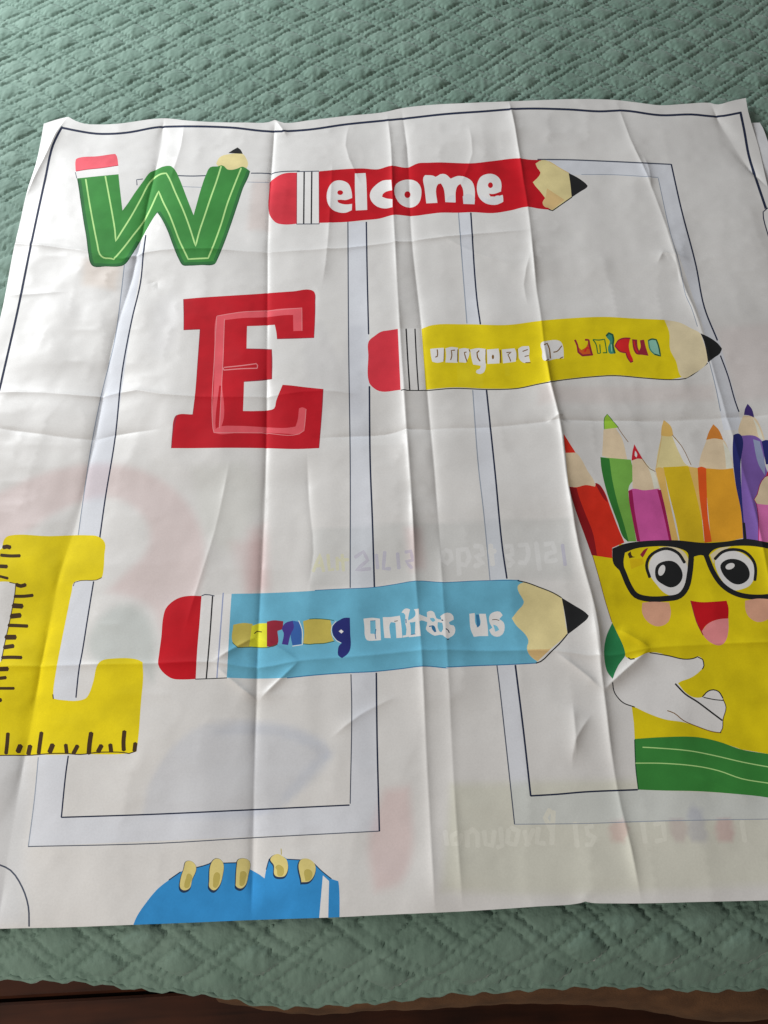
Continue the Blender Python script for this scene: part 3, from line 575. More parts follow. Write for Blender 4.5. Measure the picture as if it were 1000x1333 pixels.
# -- pencil box figure
cA = (720,520,3.5714); cB = (770,690,4.348); cC = (770,840,4.348); K = 'printed_pencil_box'
wave = Z(*cC,[(245,530),(400,520),(600,520),(720,545),(850,590),(1000,615),(1080,628)])
add(K,'yellow',Z(*cB,[(5,140),(120,150),(160,80)])+[(1025,700)]+wave[::-1]+Z(*cC,[(240,440),(230,360),(225,300),(190,50)])+Z(*cB,[(150,610),(115,520),(75,390),(40,260)]),False)
line(K,'brown',Z(*cB,[(5,140),(40,260),(75,390),(115,520)]),0.8)
def cpencil(n, body, side, wood, lead, cb, cs, cw, cl, extra=()):
    q = K+'/coloured_pencil#'+n
    add(q,cw,Z(*cA,wood)); add(q,cl,Z(*cA,lead)); add(q,cb,Z(*cA,body))
    for s in side: add(q,cs,Z(*cA,s))
    for c,s in extra: add(q,c,Z(*cA,s))
cpencil('violet',[(875,168),(940,170),(975,200),(985,300),(1000,352),(1000,660),(895,655),(880,520),(875,350)],[[(838,165),(860,158),(876,168),(872,300),(880,480),(895,655),(884,655),(868,480),(840,320),(835,230)],[(970,195),(990,188),(1020,195),(1020,300),(990,302)]],[(885,75),(935,82),(970,140),(985,190),(940,172),(876,168),(862,152),(870,110)],[(905,20),(925,45),(936,84),(910,74),(888,72),(892,45)],'violet','navyside','skin','leadviolet',[('skinpale',[(928,84),(952,118),(978,185),(960,178),(945,130)]),('leadviolet',[(905,38),(914,60),(902,62)][::-1])])
add(K+'/coloured_pencil#violet','greyblue',Z(*cA,[(930,185),(962,195),(985,300),(985,352),(955,300)]))
cpencil('red',[(75,405),(110,408),(150,398),(195,405),(200,388),(215,395),(240,430),(270,510),(300,590),(332,665),(275,690),(275,738),(180,724),(150,640),(110,530),(85,450)],[[(75,405),(110,412),(120,450),(150,530),(185,620),(205,726),(180,724),(150,640),(110,530),(85,450)],[(195,390),(210,392),(240,435),(255,480),(235,460),(205,408)]],[(58,245),(105,247),(130,275),(160,330),(195,390),(195,405),(150,400),(110,410),(72,402),(65,330)],[(50,160),(75,200),(105,247),(58,248),(52,200)],'tomato','redside','skin','tomato')
cpencil('green',[(220,268),(300,275),(362,280),(375,370),(355,400),(350,430),(365,520),(388,660),(345,660),(310,590),(270,470),(240,390),(225,320)],[[(220,268),(262,275),(275,370),(300,480),(330,580),(352,662),(330,645),(300,570),(250,430),(225,320)]],[(235,140),(250,135),(290,132),(320,180),(345,278),(262,272),(228,262),(232,200)],[(238,85),(252,68),(275,95),(305,130),(285,133),(240,138)],'leaf','leafside','skin','leadgreen')
line(K+'/coloured_pencil#green','brown',Z(*cA,[(300,128),(325,165),(350,198)]),0.8); line(K+'/coloured_pencil#green','leafside',Z(*cA,[(238,138),(240,85),(252,68),(275,95),(304,130)]),0.8)
cpencil('yellow',[(512,315),(580,312),(625,310),(650,320),(665,400),(690,540),(704,668),(590,665),(570,560),(540,440)],[[(475,325),(490,315),(515,320),(530,410),(555,530),(584,660),(552,660),(530,540),(500,420)],[(630,312),(672,318),(684,440),(696,560),(692,560),(665,440)]],[(505,165),(558,168),(600,240),(630,310),(580,315),(512,318),(478,325),(485,260)],[(515,95),(548,125),(560,170),(530,172),(502,168),(505,130)],'mustard','tan','wood','tan',[('white',[(552,165),(600,225),(642,308),(622,305),(590,255)])])
line(K+'/coloured_pencil#yellow','brown',Z(*cA,[(555,165),(600,220),(642,305)]),0.8); line(K+'/coloured_pencil#yellow','woodshade',Z(*cA,[(505,170),(495,240),(478,322)]),1.0)
cpencil('pink',[(350,425),(370,415),(420,422),(490,415),(500,430),(520,510),(550,660),(460,660),(390,660),(370,560),(355,480)],[[(350,425),(368,420),(380,520),(405,660),(390,660),(368,550),(355,480)],[(485,420),(502,420),(525,520),(552,656),(540,656),(515,540)]],[(368,285),(385,278),(415,278),(450,325),(475,340),(490,380),(497,415),(420,422),(370,412)],[(378,208),(390,230),(418,278),(395,275),(365,285),(370,240)],'magenta','magentaside','skin','leadred',[('white',[(382,238),(392,255),(388,270),(380,262)]),('skinpale',[(430,290),(472,340),(494,412),(470,416),(455,350)])])
line(K+'/coloured_pencil#pink','brown',Z(*cA,[(415,276),(450,322),(476,335)]),0.8)
cpencil('orange',[(712,320),(790,325),(838,320),(850,400),(875,520),(884,645),(800,660),(735,662),(725,560),(715,440)],[[(672,318),(690,312),(712,320),(715,430),(720,540),(738,662),(705,666),(695,560),(680,440)]],[(715,185),(750,180),(790,185),(815,230),(835,290),(837,320),(790,326),(720,320),(678,312),(685,270)],[(745,115),(770,140),(792,188),(750,181),(712,188),(725,150)],'orange','orangeside','skin','leadorange',[('skinpale',[(790,195),(820,240),(836,318),(805,322),(800,260)])])
cpencil('rose',[(945,485),(1000,490),(1030,490),(1030,665),(955,660),(955,560)],[],[(985,360),(1020,340),(1030,490),(945,482),(935,465),(950,440),(960,400)],[(1000,330),(1012,320),(1020,345),(990,356)],'pinkbright','magentaside','skin','leadred')
line(K+'/coloured_pencil#rose','magentaside',Z(*cA,[(1005,352),(985,360),(960,400),(950,440),(935,465),(945,484),(955,560),(955,660)]),1.0)
line(K+'/coloured_pencil#orange','navyside',Z(*cA,[(842,322),(852,400),(876,520),(886,650)]),1.0)
# face
def eye(n, white, arc, pup, shine):
    add(K+'/eye#'+n,'white',Z(*cB,white)); line(K+'/eyelid#'+n,'lead',Z(*cB,arc),3.9,5)
    add(K+'/pupil#'+n,'lead',Z(*cB,pup)); add(K+'/pupil#'+n,'white',Z(*cB,shine),True,2)
add(K+'/glasses','woodpale',Z(*cB,[(380,98),(460,95),(520,120),(550,170),(552,240),(530,200),(490,140)]))
add(K+'/glasses','woodpale',Z(*cB,[(690,190),(672,140),(720,105),(790,92),(760,110),(705,150)]))
for q in ([(205,135),(222,120),(232,148),(250,152),(215,160)],[(275,140),(300,110),(322,100),(300,140),(290,156)]): add(K+'/glasses','maroon' if q[0][0] > 250 else 'rulermark',Z(*cB,q),True,2)
add(K,'yellowdeep',Z(*cB,[(215,165),(290,160),(300,190),(225,222)]))
eye('near',[(325,200),(345,150),(400,115),(460,120),(520,165),(545,210),(545,280),(520,340),(470,372),(420,360),(370,310),(330,250)],[(330,268),(312,200),(330,150),(380,115),(430,105),(490,130),(528,185)],[(360,240),(370,200),(420,175),(470,180),(510,225),(515,270),(490,310),(450,325),(400,305),(370,280)],ell(398,228,18,32,20))
eye('far',[(700,170),(740,130),(820,120),(880,150),(915,190),(925,250),(900,310),(850,335),(800,340),(750,300),(710,230)],[(698,165),(740,125),(800,110),(870,125),(920,180),(930,230),(925,285)],[(735,230),(730,200),(760,170),(820,165),(870,190),(895,235),(890,275),(850,305),(810,305),(760,270)],ell(785,205,27,17,-20))
Gs = K+'/glasses'
add(Gs,'lead',Z(*cB,[(118,105),(180,80),(300,62),(480,58),(640,72),(760,65),(870,50),(1000,70),(1060,80),(1060,118),(1000,105),(900,90),(760,95),(700,108),(672,130),(660,155),(620,142),(582,150),(575,175),(548,170),(545,130),(500,105),(420,92),(320,95),(250,105),(190,128),(182,180),(190,230),(215,300),(200,270),(160,230),(125,190)]))
line(Gs,'lead',Z(*cB,[(160,130),(162,190),(185,250),(215,320),(250,368),(310,388),(420,388),(500,372),(538,325),(556,250),(565,160)]),7.4,6)
line(Gs,'lead',Z(*cB,[(648,140),(690,240),(740,310),(800,352),(870,374),(1000,376),(1060,360)]),6.6,6)
line(Gs,'lead',Z(*cB,[(872,60),(866,-5),(862,-40)]),3.4,6)
M_ = K+'/mouth'
add(M_,'mouth',Z(*cB,[(562,400),(620,408),(700,405),(765,400),(776,440),(775,500),(720,505),(660,530),(630,568),(632,590),(595,520),(575,450)]))
add(K+'/tongue','tongue',Z(*cB,[(625,572),(660,530),(720,505),(775,500),(775,570),(755,635),(730,652),(690,645),(640,605)]))
line(M_,'maroon',Z(*cB,[(562,400),(575,450),(595,520),(632,595)]),1.1)
add(K+'/cheek#near','blush',Z(*cB,[(288,412),(340,406),(440,410),(450,470),(430,525),(375,545),(320,520),(288,470)])); add(K+'/cheek#far','blush',Z(*cB,[(870,400),(940,388),(1020,392),(1030,470),(990,510),(940,520),(890,490),(872,450)]))
add(K+'/sleeve','sleeve',Z(*cB,[(118,525),(140,570),(190,690)])+Z(*cC,[(190,60),(155,110),(120,190),(90,150),(75,90),(72,20)])+Z(*cB,[(85,600)]))
H = K+'/hand'
add(H,'handwhite',Z(*cC,[(190,62),(215,78),(245,75),(320,42),(370,42),(440,60),(520,78),(575,75),(600,62),(630,80),(638,110),(610,150),(560,185),(505,205),(490,215),(530,265),(580,295),(635,290),(660,258),(690,250),(720,265),(745,305),(762,350),(745,415),(740,470),(730,495),(690,490),(600,460),(520,435),(420,420),(320,385),(250,352),(180,325),(140,285),(122,230),(125,180),(150,120)]))
for q,w,c in (([(475,218),(500,245),(530,275),(600,320),(680,380),(740,425)],2.1,'lead'),([(430,370),(470,385),(520,425),(600,460),(690,490),(735,495)],1.2,'brown'),([(628,292),(660,260),(690,252),(720,262),(745,300)],1.5,'lead'),([(635,295),(700,308),(745,312)],1.3,'lead'),([(330,42),(440,60),(520,78),(575,75),(600,65),(630,80),(637,115),(628,135)],1.4,'lead'),([(120,210),(128,260),(145,290),(180,325),(245,350)],1.4,'lead'),([(208,70),(222,79),(244,76)],1.6,'lead'),([(745,305),(762,350),(745,420),(742,470),(728,496)],1.1,'rulermark')): line(H,c,Z(*cC,q),w,5)
add(K+'/base_band','green',wave+Z(*cC,[(1080,880),(1000,862),(800,840),(600,826),(400,822),(266,817),(258,740),(250,660),(245,560)]))
line(K+'/base_band','greendark',Z(*cC,[(245,535),(247,600),(252,700),(266,817)]),1.4)
line(K+'/base_band','greenline',Z(*cC,[(290,577),(350,580),(560,598),(700,625),(850,660),(1000,688),(1080,700)]),1.4); line(K+'/base_band','greenline',Z(*cC,[(250,667),(400,668),(600,685),(720,710),(850,755),(1000,780),(1080,792)]),1.4)

# -- blue mitten shape cut by the lower edge
m_ = (160,1090,3.333); K = 'printed_blue_mitten'
add(K,'cyanblue',Z(*m_,[(40,395),(60,345),(100,285),(150,225),(200,185),(250,150),(290,135),(330,130),(375,115),(440,112),(500,110),(545,135),(590,160),(615,178),(622,140),(635,95),(660,80),(700,85),(715,95),(770,98),(830,115),(865,150),(905,180),(935,190),(938,210),(940,395)]))
line(K,'outline',Z(*m_,[(200,185),(250,150)]),1.4); line(K,'outline',Z(*m_,[(320,131),(375,115),(385,108)]),1.4); line(K,'outline',Z(*m_,[(432,112),(500,110)]),1.4); line(K,'outline',Z(*m_,[(622,140),(635,95),(650,85)]),1.2); line(K,'outline',Z(*m_,[(712,95),(770,98)]),1.3); line(K,'outline',Z(*m_,[(830,114),(865,148),(905,180)]),1.3)
add(K+'/cuff_stripe','white',Z(*m_,[(868,165),(895,190),(890,395),(848,395)]),False)
fg = [[(250,185),(265,135),(275,105),(300,105),(318,130),(300,185),(290,220),(265,230),(250,220)],[(375,190),(385,110),(405,92),(432,105),(432,170),(415,215),(395,230),(375,215)],[(490,200),(495,120),(500,98),(530,92),(550,105),(545,160),(530,210),(510,222),(490,210)],[(640,95),(670,72),(690,80),(712,100),(705,165),(685,172),(660,165),(655,120)],[(770,100),(800,92),(832,115),(835,150),(810,190),(775,195)]]
for i,q in enumerate(fg):
    c = np.mean(q, 0); add(K+'/finger#%d' % i,'outline',Z(*m_,[tuple(c+(np.array(p)-c)*1.09+np.array([-2,5])) for p in q]),True,2.5,95); add(K+'/finger#%d' % i,'finger',Z(*m_,q),True,2.5,95); add(K+'/finger#%d' % i,'fingershade',Z(*m_,[tuple(c+(np.array(p)-c)*0.5+np.array([3,22])) for p in q]),True,2.5,95)
line(K+'/finger#3','fingershade',Z(*m_,[(687,50),(688,75)]),1.2)

# -- outline of the whole cloth
OUT = [(57,161),(72,156),(89,152),(98,157),(110,161),(125,162),(154,161),(198,155),(215,154),(245,157),(280,159),(320,159.5),(350,159),(354,157.5),(358,156),(363,158),(370,160),(400,157),(450,151),(500,146),(522,141),(555,137),(610,134),(662,132),(700,130.5),(740,129),(770,129),(800,130),(830,133.5),(860,137),(895,135),(925,134),(930,135.5),(935,136),(952,131.5),(971,127.5),(974,145),(978,159.5),(987,189),(1000,244),(1030,335),(1100,545),(1200,850),(1310,1163),(1150,1167),(1000,1172),(915,1174),(835,1176),(800,1176),(768,1175),(762,1173.5),(756,1175.5),(700,1180),(610,1186),(500,1191),(440,1194),(380,1196),(320,1198),(250,1201),(170,1204),(90,1207),(0,1209),(-195,1216),(-120,900),(-60,660),(-20,500),(0,415),(4,398),(18,324),(26,290),(33,258),(38,240),(46,216),(52,190)]
outline_px = spline(OUT, True, 8.0, 30)
HZ = lambda x, y: cloth_z(x, y)
allp = [outline_px] + [s[2] for s in SH]
sizes = [len(a) for a in allp]; cat = np.vstack(allp)
ux, uy = unproject(cat[:, 0], cat[:, 1], HZ)
plan = np.stack([ux, uy], 1)*1000.0
polys = np.split(plan, np.cumsum(sizes)[:-1])
out_poly = polys[0]; polys = polys[1:]

def inside(poly, P):
    x, y = P[:, 0], P[:, 1]; r = np.zeros(len(P), bool); n = len(poly); j = n-1
    for i in range(n):
        xi, yi = poly[i]; xj, yj = poly[j]
        if yi != yj:
            k = (yi > y) != (yj > y)
            r ^= k & (x < (xj-xi)*(y-yi)/(yj-yi) + xi)
        j = i
    return r
def bbox_inside(poly, P):
    lo, hi = poly.min(0), poly.max(0)
    k = np.nonzero((P[:, 0] >= lo[0]) & (P[:, 0] <= hi[0]) & (P[:, 1] >= lo[1]) & (P[:, 1] <= hi[1]))[0]
    return k[inside(poly, P[k])] if len(k) else k

cv, ce = [], []
def add_loop(p, closed=True):
    n0 = len(cv); cv.extend([tuple(q) for q in p]); n = len(p)
    ce.extend([(n0+i, n0+(i+1) % n) for i in range(n if closed else n-1)])
add_loop(out_poly)
for p in polys: add_loop(p)
def resample(p, st):
    o_ = [p[0]]
    for a, b in zip(p[:-1], p[1:]):
        k = max(1, int(np.hypot(*(b-a))/st)); o_ += [a + (b-a)*(q+1)/k for q in range(k)]
    return np.array(o_)
extra = []
for poly, amp, wl, wr in CW:      # rows of points hugging each crease keep it crisp
    r_ = resample(poly, 4.0); d = np.gradient(r_, axis=0); d /= (np.hypot(d[:, 0], d[:, 1])[:, None]+1e-9); nn = np.stack([-d[:, 1], d[:, 0]], 1)
    for off in (-5.0, -2.6, 2.6, 5.0): extra.append(r_ + nn*off)
    for off in (-0.9, 0.0, 0.9):
        q_ = r_ + nn*off; ok_ = np.zeros(len(q_), bool); ok_[bbox_inside(out_poly, q_)] = True
        run = []
        for p_, o_ in zip(q_, ok_):
            if o_: run.append(p_)
            else:
                if len(run) > 1: add_loop(np.array(run), False)
                run = []
        if len(run) > 1: add_loop(np.array(run), False)
lo, hi = out_poly.min(0), out_poly.max(0)
gx, gy = np.meshgrid(np.arange(lo[0], hi[0], 4.2), np.arange(lo[1], hi[1], 4.2))
gx = gx + (np.arange(gx.shape[0]) % 2)[:, None]*2.1
extra.append(np.stack([gx.ravel(), gy.ravel()], 1))
E = np.vstack(extra); E = E[bbox_inside(out_poly, E)]
cv.extend([tuple(q) for q in E])
rv, re_, rf, _, _, _ = delaunay_2d_cdt([Vector(q) for q in cv], ce, [], 0, 1e-3, False)
P = np.array([tuple(q) for q in rv]); Tn = np.array([tuple(f) for f in rf if len(f) == 3], dtype=np.int64)
Cn = P[Tn].mean(1)
top = np.full(len(Tn), -2, int)
top[bbox_inside(out_poly, Cn)] = -1
for i, p in enumerate(polys):
    k = bbox_inside(p, Cn); k = k[top[k] >= -1]
    if i in CLIP: k = k[inside(polys[CLIP[i]], Cn[k])]
    top[k] = i
area2 = (P[Tn[:, 1]]-P[Tn[:, 0]]); area3 = (P[Tn[:, 2]]-P[Tn[:, 0]])
flip = (area2[:, 0]*area3[:, 1]-area2[:, 1]*area3[:, 0]) < 0
Tn[flip] = Tn[flip][:, ::-1]

Pm = P/1000.0
zz = cloth_z(Pm[:, 0], Pm[:, 1]); ee = 0.0006
nx = -(cloth_z(Pm[:, 0]+ee, Pm[:, 1]) - cloth_z(Pm[:, 0]-ee, Pm[:, 1]))/(2*ee)
ny = -(cloth_z(Pm[:, 0], Pm[:, 1]+ee) - cloth_z(Pm[:, 0], Pm[:, 1]-ee))/(2*ee)
NR = np.stack([nx, ny, np.ones_like(nx)], 1); NR /= np.linalg.norm(NR, axis=1)[:, None]
P3 = np.stack([Pm[:, 0], Pm[:, 1], zz], 1)

# soft show-through of the layer beneath (dyes seen faintly through thin white cloth)
SOFT = [   # polygon px, tint, softness mm
 (Z(*o8,[(525,165),(560,155),(575,180),(560,222),(535,228),(520,195)]), (0.95,0.78,0.80), 1.6),
 (Z(*o8,[(705,155),(735,150),(755,190),(745,222),(715,222),(700,185)]), (0.88,0.80,0.84), 1.6),
 (Z(*o8,[(758,130),(775,110),(800,135),(808,180),(820,228),(790,228),(762,222),(755,175)]), (0.82,0.82,0.92), 1.6),
 (Z(*o8,[(840,155),(885,152),(895,200),(890,225),(850,222),(838,190)]), (0.95,0.76,0.80), 1.6),
 ([(270,958),(300,946),(340,944),(388,952),(424,970),(436,984),(424,990),(400,972),(350,956),(300,958)], (0.92,0.935,0.965), 2.5),
 ([(415,985),(434,978),(428,996),(380,1040),(370,1046),(366,1036)], (0.92,0.935,0.965), 2.5),
 ([(300,706),(345,700),(348,760),(322,775)], (0.97,0.88,0.88), 8),
 ([(205,395),(225,380),(235,420),(215,470),(195,460)], (0.96,0.96,0.97), 8),
 ([(-20,660),(30,628),(80,610),(130,603),(190,615),(235,645),(262,690),(266,730),(250,790),(215,830),(195,790),(140,770),(165,745),(190,720),(195,690),(180,665),(150,648),(110,650),(70,668),(40,690),(-20,720)], (0.955,0.84,0.84), 6),
 ([(115,840),(135,800),(165,788),(190,800),(205,850),(200,890),(180,870),(140,880)], (0.80,0.85,0.84), 6),
 ([(185,1062),(195,1020),(220,980),(255,950),(300,938),(340,938),(390,948),(425,968),(432,982),(412,1005),(385,1035),(365,1052)], (0.885,0.912,0.97), 3),
 ([(325,690),(345,680),(348,770),(322,775)], (0.96,0.82,0.82), 8),
 ([(586,1020),(760,1016),(1030,1014),(1040,1150),(700,1165),(575,1160)], (0.93,0.94,0.84), 5),
 ([(500,1028),(533,1024),(536,1110),(520,1150),(488,1160),(480,1100)], (0.97,0.83,0.83), 5),
 ([(405,690),(540,683),(740,676),(745,755),(540,758),(405,765)], (0.90,0.915,0.915), 2),
 ([(527,690),(548,690),(553,740),(535,745)], (0.97,0.84,0.84), 6),
 ([(110,340),(160,345),(150,378),(108,372)], (0.98,0.90,0.84), 6),
 ([(395,420),(420,420),(445,480),(455,425),(475,425),(470,540),(445,545),(430,520),(425,560),(400,560)], (0.92,0.92,0.93), 5),
 ([(250,610),(320,600),(340,640),(300,720),(270,700)], (0.95,0.96,0.94), 8),
 ([(-20,880),(40,1000),(30,1120),(35,1205),(-60,1212)], (0.90,0.92,0.95), 8),
 ([(930,430),(1010,420),(1010,520),(960,520)], (0.97,0.92,0.92), 8),
 ([(700,505),(930,500),(930,520),(700,528)], (0.97,0.92,0.91), 5),
 ([(330,235),(350,235),(350,300),(322,300)], (0.98,0.90,0.88), 6),
]
tint = np.ones((len(P), 3))
for pts, tc_, soft in SOFT:
    pl = flat(spline(pts, True, 10.0))*1000
    lo, hi = pl.min(0)-15, pl.max(0)+15
    k = np.nonzero((P[:, 0] > lo[0]) & (P[:, 0] < hi[0]) & (P[:, 1] > lo[1]) & (P[:, 1] < hi[1]))[0]
    if not len(k): continue
    Q = P[k]; best = np.full(len(k), 1e9)
    for a, b in zip(pl, np.roll(pl, -1, 0)):
        s = b-a; L2 = s@s+1e-9; tt = np.clip(((Q-a)@s)/L2, 0, 1); best = np.minimum(best, np.hypot(*(Q-a-tt[:, None]*s).T))
    sd = np.where(inside(pl, Q), best, -best)
    f = smooth01(sd/(2*soft)+0.5)[:, None]
    tint[k] *= 1-f*(1-np.array(tc_))

# ------------------------------------------------------------------ build the printed cloth and its parts
banner = bpy.data.objects.new('printed_banner', None); COL.objects.link(banner)
tag(banner, 'large creased white printed cloth banner lying unfolded on the green bedspread', 'banner')
keys = ['cloth'] + [s[0] for s in SH]; cols = ['cloth'] + [s[1] for s in SH]
groups = {}
order = []
for k in keys:
    if k not in groups: groups[k] = []; order.append(k)
lab = top + 1
key_of = {k: i for i, k in enumerate(order)}
face_key = np.array([key_of[k] for k in keys])
LABELS = {
 'letter_w': 'green letter W drawn as a bent pencil', 'letter_e': 'red slab letter E with pale inner line', 'letter_l': 'yellow letter L drawn as a ruler',
 'printed_pencil#red': 'red printed pencil lettered elcome', 'printed_pencil#yellow': 'yellow printed pencil with blurred white and coloured lettering',
 'printed_pencil#blue': 'light blue printed pencil lettered unites us', 'printed_pencil_box': 'yellow smiling pencil box with black glasses',
 'printed_blue_mitten': 'blue mitten shape with pale fingers at the lower edge', 'printed_border': 'dark navy border line', 'printed_door_frame': 'thin navy frame lines'}
made = {}
sel_ok = np.nonzero(lab >= 0)[0]
fk = face_key[lab[sel_ok]]
def build_part(k):
    if k in made: return made[k]
    parent = banner
    if '/' in k: parent = build_part(k.split('/')[0])
    fidx = sel_ok[fk == key_of[k]] if k in key_of else np.array([], int)
    tri = Tn[fidx]; used, inv = np.unique(tri, return_inverse=True); inv = inv.reshape(-1, 3)
    cl = [cols[i] for i in lab[fidx]]; names = sorted(set(cl)); mi = [names.index(c) for c in cl]
    nm = k.split('/')[-1].split('#')[0]
    o = mesh_obj(nm, P3[used], inv, [M(c) for c in names], parent, mi, NR[used])
    if k == 'cloth' or any(c.startswith('ghost') or c.startswith('band') for c in names):
        at = o.data.attributes.new('show_through', 'FLOAT_COLOR', 'POINT')
        c4 = np.ones((len(used), 4), np.float32); c4[:, :3] = tint[used]; at.data.foreach_set('color', c4.ravel())
    if k in LABELS: o['label'] = LABELS[k]
    made[k] = o; return o
for k in order: build_part(k)

# the layer folded underneath, peeping out at the far right corner
ul = spline([(940,165),(978,160),(989,159.5),(993,166),(1000,185),(1010,212),(1035,285),(1120,520),(1220,820),(1180,830),(1080,560),(1000,330),(965,240)], True, 8.0, 40)
def under_z(x, y): return bed_z(x, y) + 0.0062 + 0.0009*N2(x*16, y*16) + 0.0004*N3(x*40, y*40)
vx, vy = unproject(ul[:, 0], ul[:, 1], under_z); up = np.stack([vx, vy], 1)*1000
lo, hi = up.min(0), up.max(0); gx, gy = np.meshgrid(np.arange(lo[0], hi[0], 7), np.arange(lo[1], hi[1], 7)); E = np.stack([gx.ravel(), gy.ravel()], 1); E = E[bbox_inside(up, E)]
v2, _, f2, _, _, _ = delaunay_2d_cdt([Vector(q) for q in np.vstack([up, E])], [(i, (i+1) % len(up)) for i in range(len(up))], [], 0, 1e-3, False)
Pv = np.array([tuple(q) for q in v2])/1000; f2 = np.array([tuple(f) for f in f2]); ok = np.zeros(len(f2), bool); ok[bbox_inside(up, Pv[f2].mean(1)*1000)] = True
uo = mesh_obj('folded_under_layer', np.column_stack([Pv, np.minimum(under_z(Pv[:, 0], Pv[:, 1]), cloth_z(Pv[:, 0], Pv[:, 1])-0.0008)]), f2[ok], [M('whitegrey')], banner)

# ------------------------------------------------------------------ brown plush blanket hanging below the quilt
def plush_mat():
    m, nt, b = nodes_of('brown_plush'); N = nt.nodes.new; L = nt.links.new
    tc = N('ShaderNodeTexCoord'); no = N('ShaderNodeTexNoise'); no.inputs['Scale'].default_value = 40; no.inputs['Detail'].default_value = 6
    L(tc.outputs['Object'], no.inputs['Vector'])
    r = N('ShaderNodeValToRGB'); r.color_ramp.elements[0].color = (0.070, 0.030, 0.011, 1); r.color_ramp.elements[1].color = (0.16, 0.075, 0.030, 1)
    r.color_ramp.elements[0].position = 0.3; r.color_ramp.elements[1].position = 0.7
    L(no.outputs['Fac'], r.inputs['Fac']); L(r.outputs['Color'], b.inputs['Base Color'])
    b.inputs['Roughness'].default_value = 0.9; b.inputs['Sheen Weight'].default_value = 0.1; b.inputs['Sheen Roughness'].default_value = 0.5; b.inputs['Sheen Tint'].default_value = (0.8, 0.55, 0.35, 1)
    f = N('ShaderNodeTexNoise'); f.inputs['Scale'].default_value = 600; L(tc.outputs['Object'], f.inputs['Vector'])
    bp = N('ShaderNodeBump'); bp.inputs['Strength'].default_value = 0.5; bp.inputs['Distance'].default_value = 0.002; L(f.outputs['Fac'], bp.inputs['Height']); L(bp.outputs['Normal'], b.inputs['Normal'])
    return m
blo = np.array([(300,1296),(365,1306),(420,1309),(478,1307),(536,1306),(600,1304.5),(652,1302),(710,1302),(768,1304),(826,1311),(860,1319),(884,1325),(925,1330),(965,1330),(985,1325),(1000,1316),(1060,1300),(1200,1300)], float)
zb = -0.155
bx_, by_ = unproject(blo[:, 0], blo[:, 1], lambda a, b: np.full_like(a, zb))
pxs = np.arange(bx_[0], 0.86, 0.004); lowy = np.interp(pxs, bx_, by_)
rows = 26; bv, bf = [], []
hyv = hem_y(pxs); hzv = bed_z(pxs, hyv)
for r in range(rows):
    s = r/(rows-1)
    for i, x in enumerate(pxs):
        ys = (hyv[i]+0.012)*(1-s) + lowy[i]*s; z = (hzv[i]-0.006)*(1-s) + zb*s
        fold = 0.006*math.sin(x*46+1.5*math.sin(x*17)+s*3.0)*s + 0.004*float(N1(np.array(x*14), np.array(s*3)))*s
        bv.append((x + 0.3*fold, ys - 0.012*math.sin(s*math.pi)+fold*0.6*(1-s), z + 0.010*math.sin(s*math.pi)+fold*(1-0.3*s)))
n = len(pxs)
# turned-under lower edge
for i, x in enumerate(pxs): bv.append((x, lowy[i]+0.010, zb-0.012))
for i, x in enumerate(pxs): bv.append((x, lowy[i]+0.035, zb-0.016))
for r in range(rows+1):
    for i in range(n-1): bf.append((r*n+i, r*n+i+1, (r+1)*n+i+1, (r+1)*n+i))
blanket = mesh_obj('blanket', bv, bf, [plush_mat()])
tag(blanket, 'brown plush blanket hanging out below the hem of the green bedspread', 'blanket')

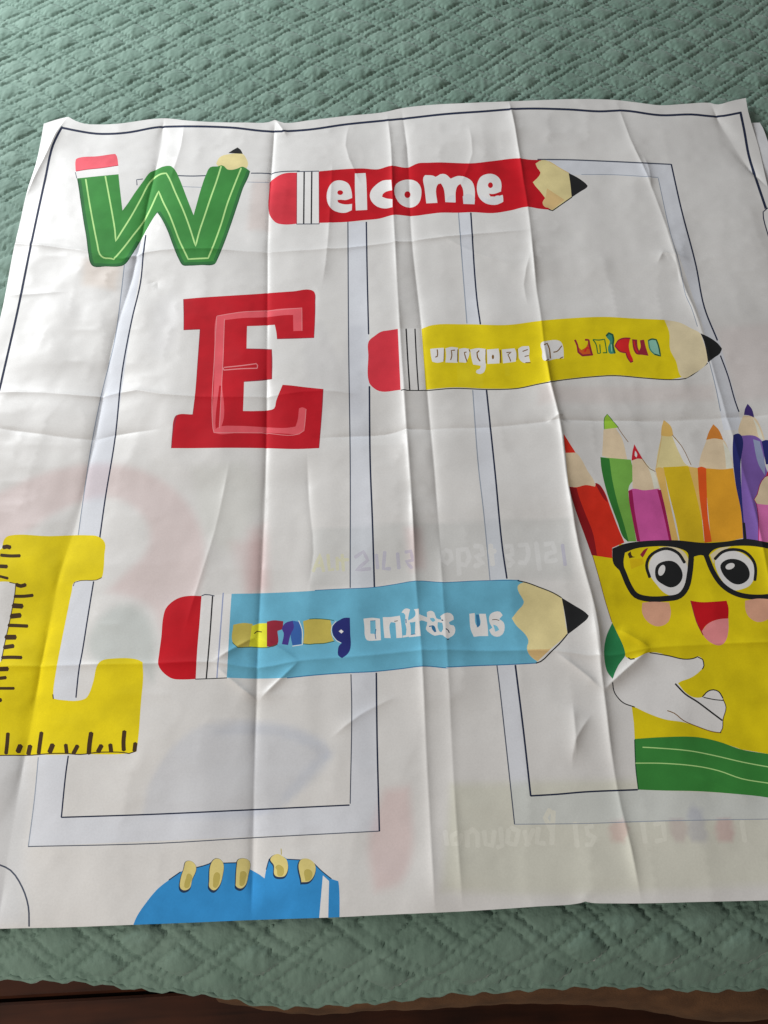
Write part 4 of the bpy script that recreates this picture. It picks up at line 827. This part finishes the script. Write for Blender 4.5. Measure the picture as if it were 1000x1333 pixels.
# ------------------------------------------------------------------ dark wooden floor
def wood_mat():
    m, nt, b = nodes_of('dark_stained_wood'); N = nt.nodes.new; L = nt.links.new
    tc = N('ShaderNodeTexCoord'); mp = N('ShaderNodeMapping'); mp.inputs['Scale'].default_value = (4, 60, 60); L(tc.outputs['Object'], mp.inputs['Vector'])
    no = N('ShaderNodeTexNoise'); no.inputs['Scale'].default_value = 1.0; no.inputs['Detail'].default_value = 7; no.inputs['Distortion'].default_value = 0.6; L(mp.outputs[0], no.inputs['Vector'])
    n2 = N('ShaderNodeTexNoise'); n2.inputs['Scale'].default_value = 9; n2.inputs['Detail'].default_value = 3; L(tc.outputs['Object'], n2.inputs['Vector'])
    mx = N('ShaderNodeMath'); mx.operation = 'ADD'; L(no.outputs['Fac'], mx.inputs[0]); L(n2.outputs['Fac'], mx.inputs[1])
    hf_ = N('ShaderNodeMath'); hf_.operation = 'MULTIPLY'; hf_.inputs[1].default_value = 0.5; L(mx.outputs[0], hf_.inputs[0])
    r = N('ShaderNodeValToRGB'); r.color_ramp.elements[0].color = (0.016, 0.005, 0.0022, 1); r.color_ramp.elements[1].color = (0.085, 0.024, 0.009, 1)
    r.color_ramp.elements[0].position = 0.35; r.color_ramp.elements[1].position = 0.66
    L(hf_.outputs[0], r.inputs['Fac']); L(r.outputs['Color'], b.inputs['Base Color'])
    b.inputs['Roughness'].default_value = 0.5; b.inputs['Specular IOR Level'].default_value = 0.25
    return m
WM = wood_mat()
FZ = -0.46
floor = mesh_obj('floor', [(-2.5,-2.0,FZ-0.02),(2.5,-2.0,FZ-0.02),(2.5,2.5,FZ-0.02),(-2.5,2.5,FZ-0.02)], [(0,1,2,3)], [WM], smooth=False)
tag(floor, kind='structure')
sx, sy = unproject(np.array([0.0, 250.0]), np.array([1303.0, 1289.0]), lambda a, b: np.full_like(a, FZ))
ang = math.atan2(sy[1]-sy[0], sx[1]-sx[0])
def plank_mesh(L, W, T, bv=0.003):
    vs_ = []; 
    for z, i in ((-T, 0), (-bv, 0), (0, bv)):
        vs_ += [(-L/2+i, -W/2+i, z), (L/2-i, -W/2+i, z), (L/2-i, W/2-i, z), (-L/2+i, W/2-i, z)]
    fs = [(8,9,10,11)]
    for k in (0, 4):
        for j in range(4): fs.append((k+j, k+(j+1) % 4, k+4+(j+1) % 4, k+4+j))
    me = bpy.data.meshes.new('plank'); me.from_pydata(vs_, [], fs); me.materials.append(WM); me.update(); return me
PL = plank_mesh(2.6, 0.128, 0.018)
c_, s_ = math.cos(ang), math.sin(ang)
for row in range(-6, 7):
    for k in (0,):
        o = bpy.data.objects.new('plank', PL); COL.objects.link(o); o.parent = floor
        along = k*2.603 + (row % 3)*0.3 - 0.3; across = 0.066 + row*0.132
        o.location = (sx[0] + along*c_ - across*s_, sy[0] + along*s_ + across*c_, FZ + 0.0006*((row*7+k*3) % 3)); o.rotation_euler = (0, 0, ang)
print('tris', len(Tn), 'parts', len(made))
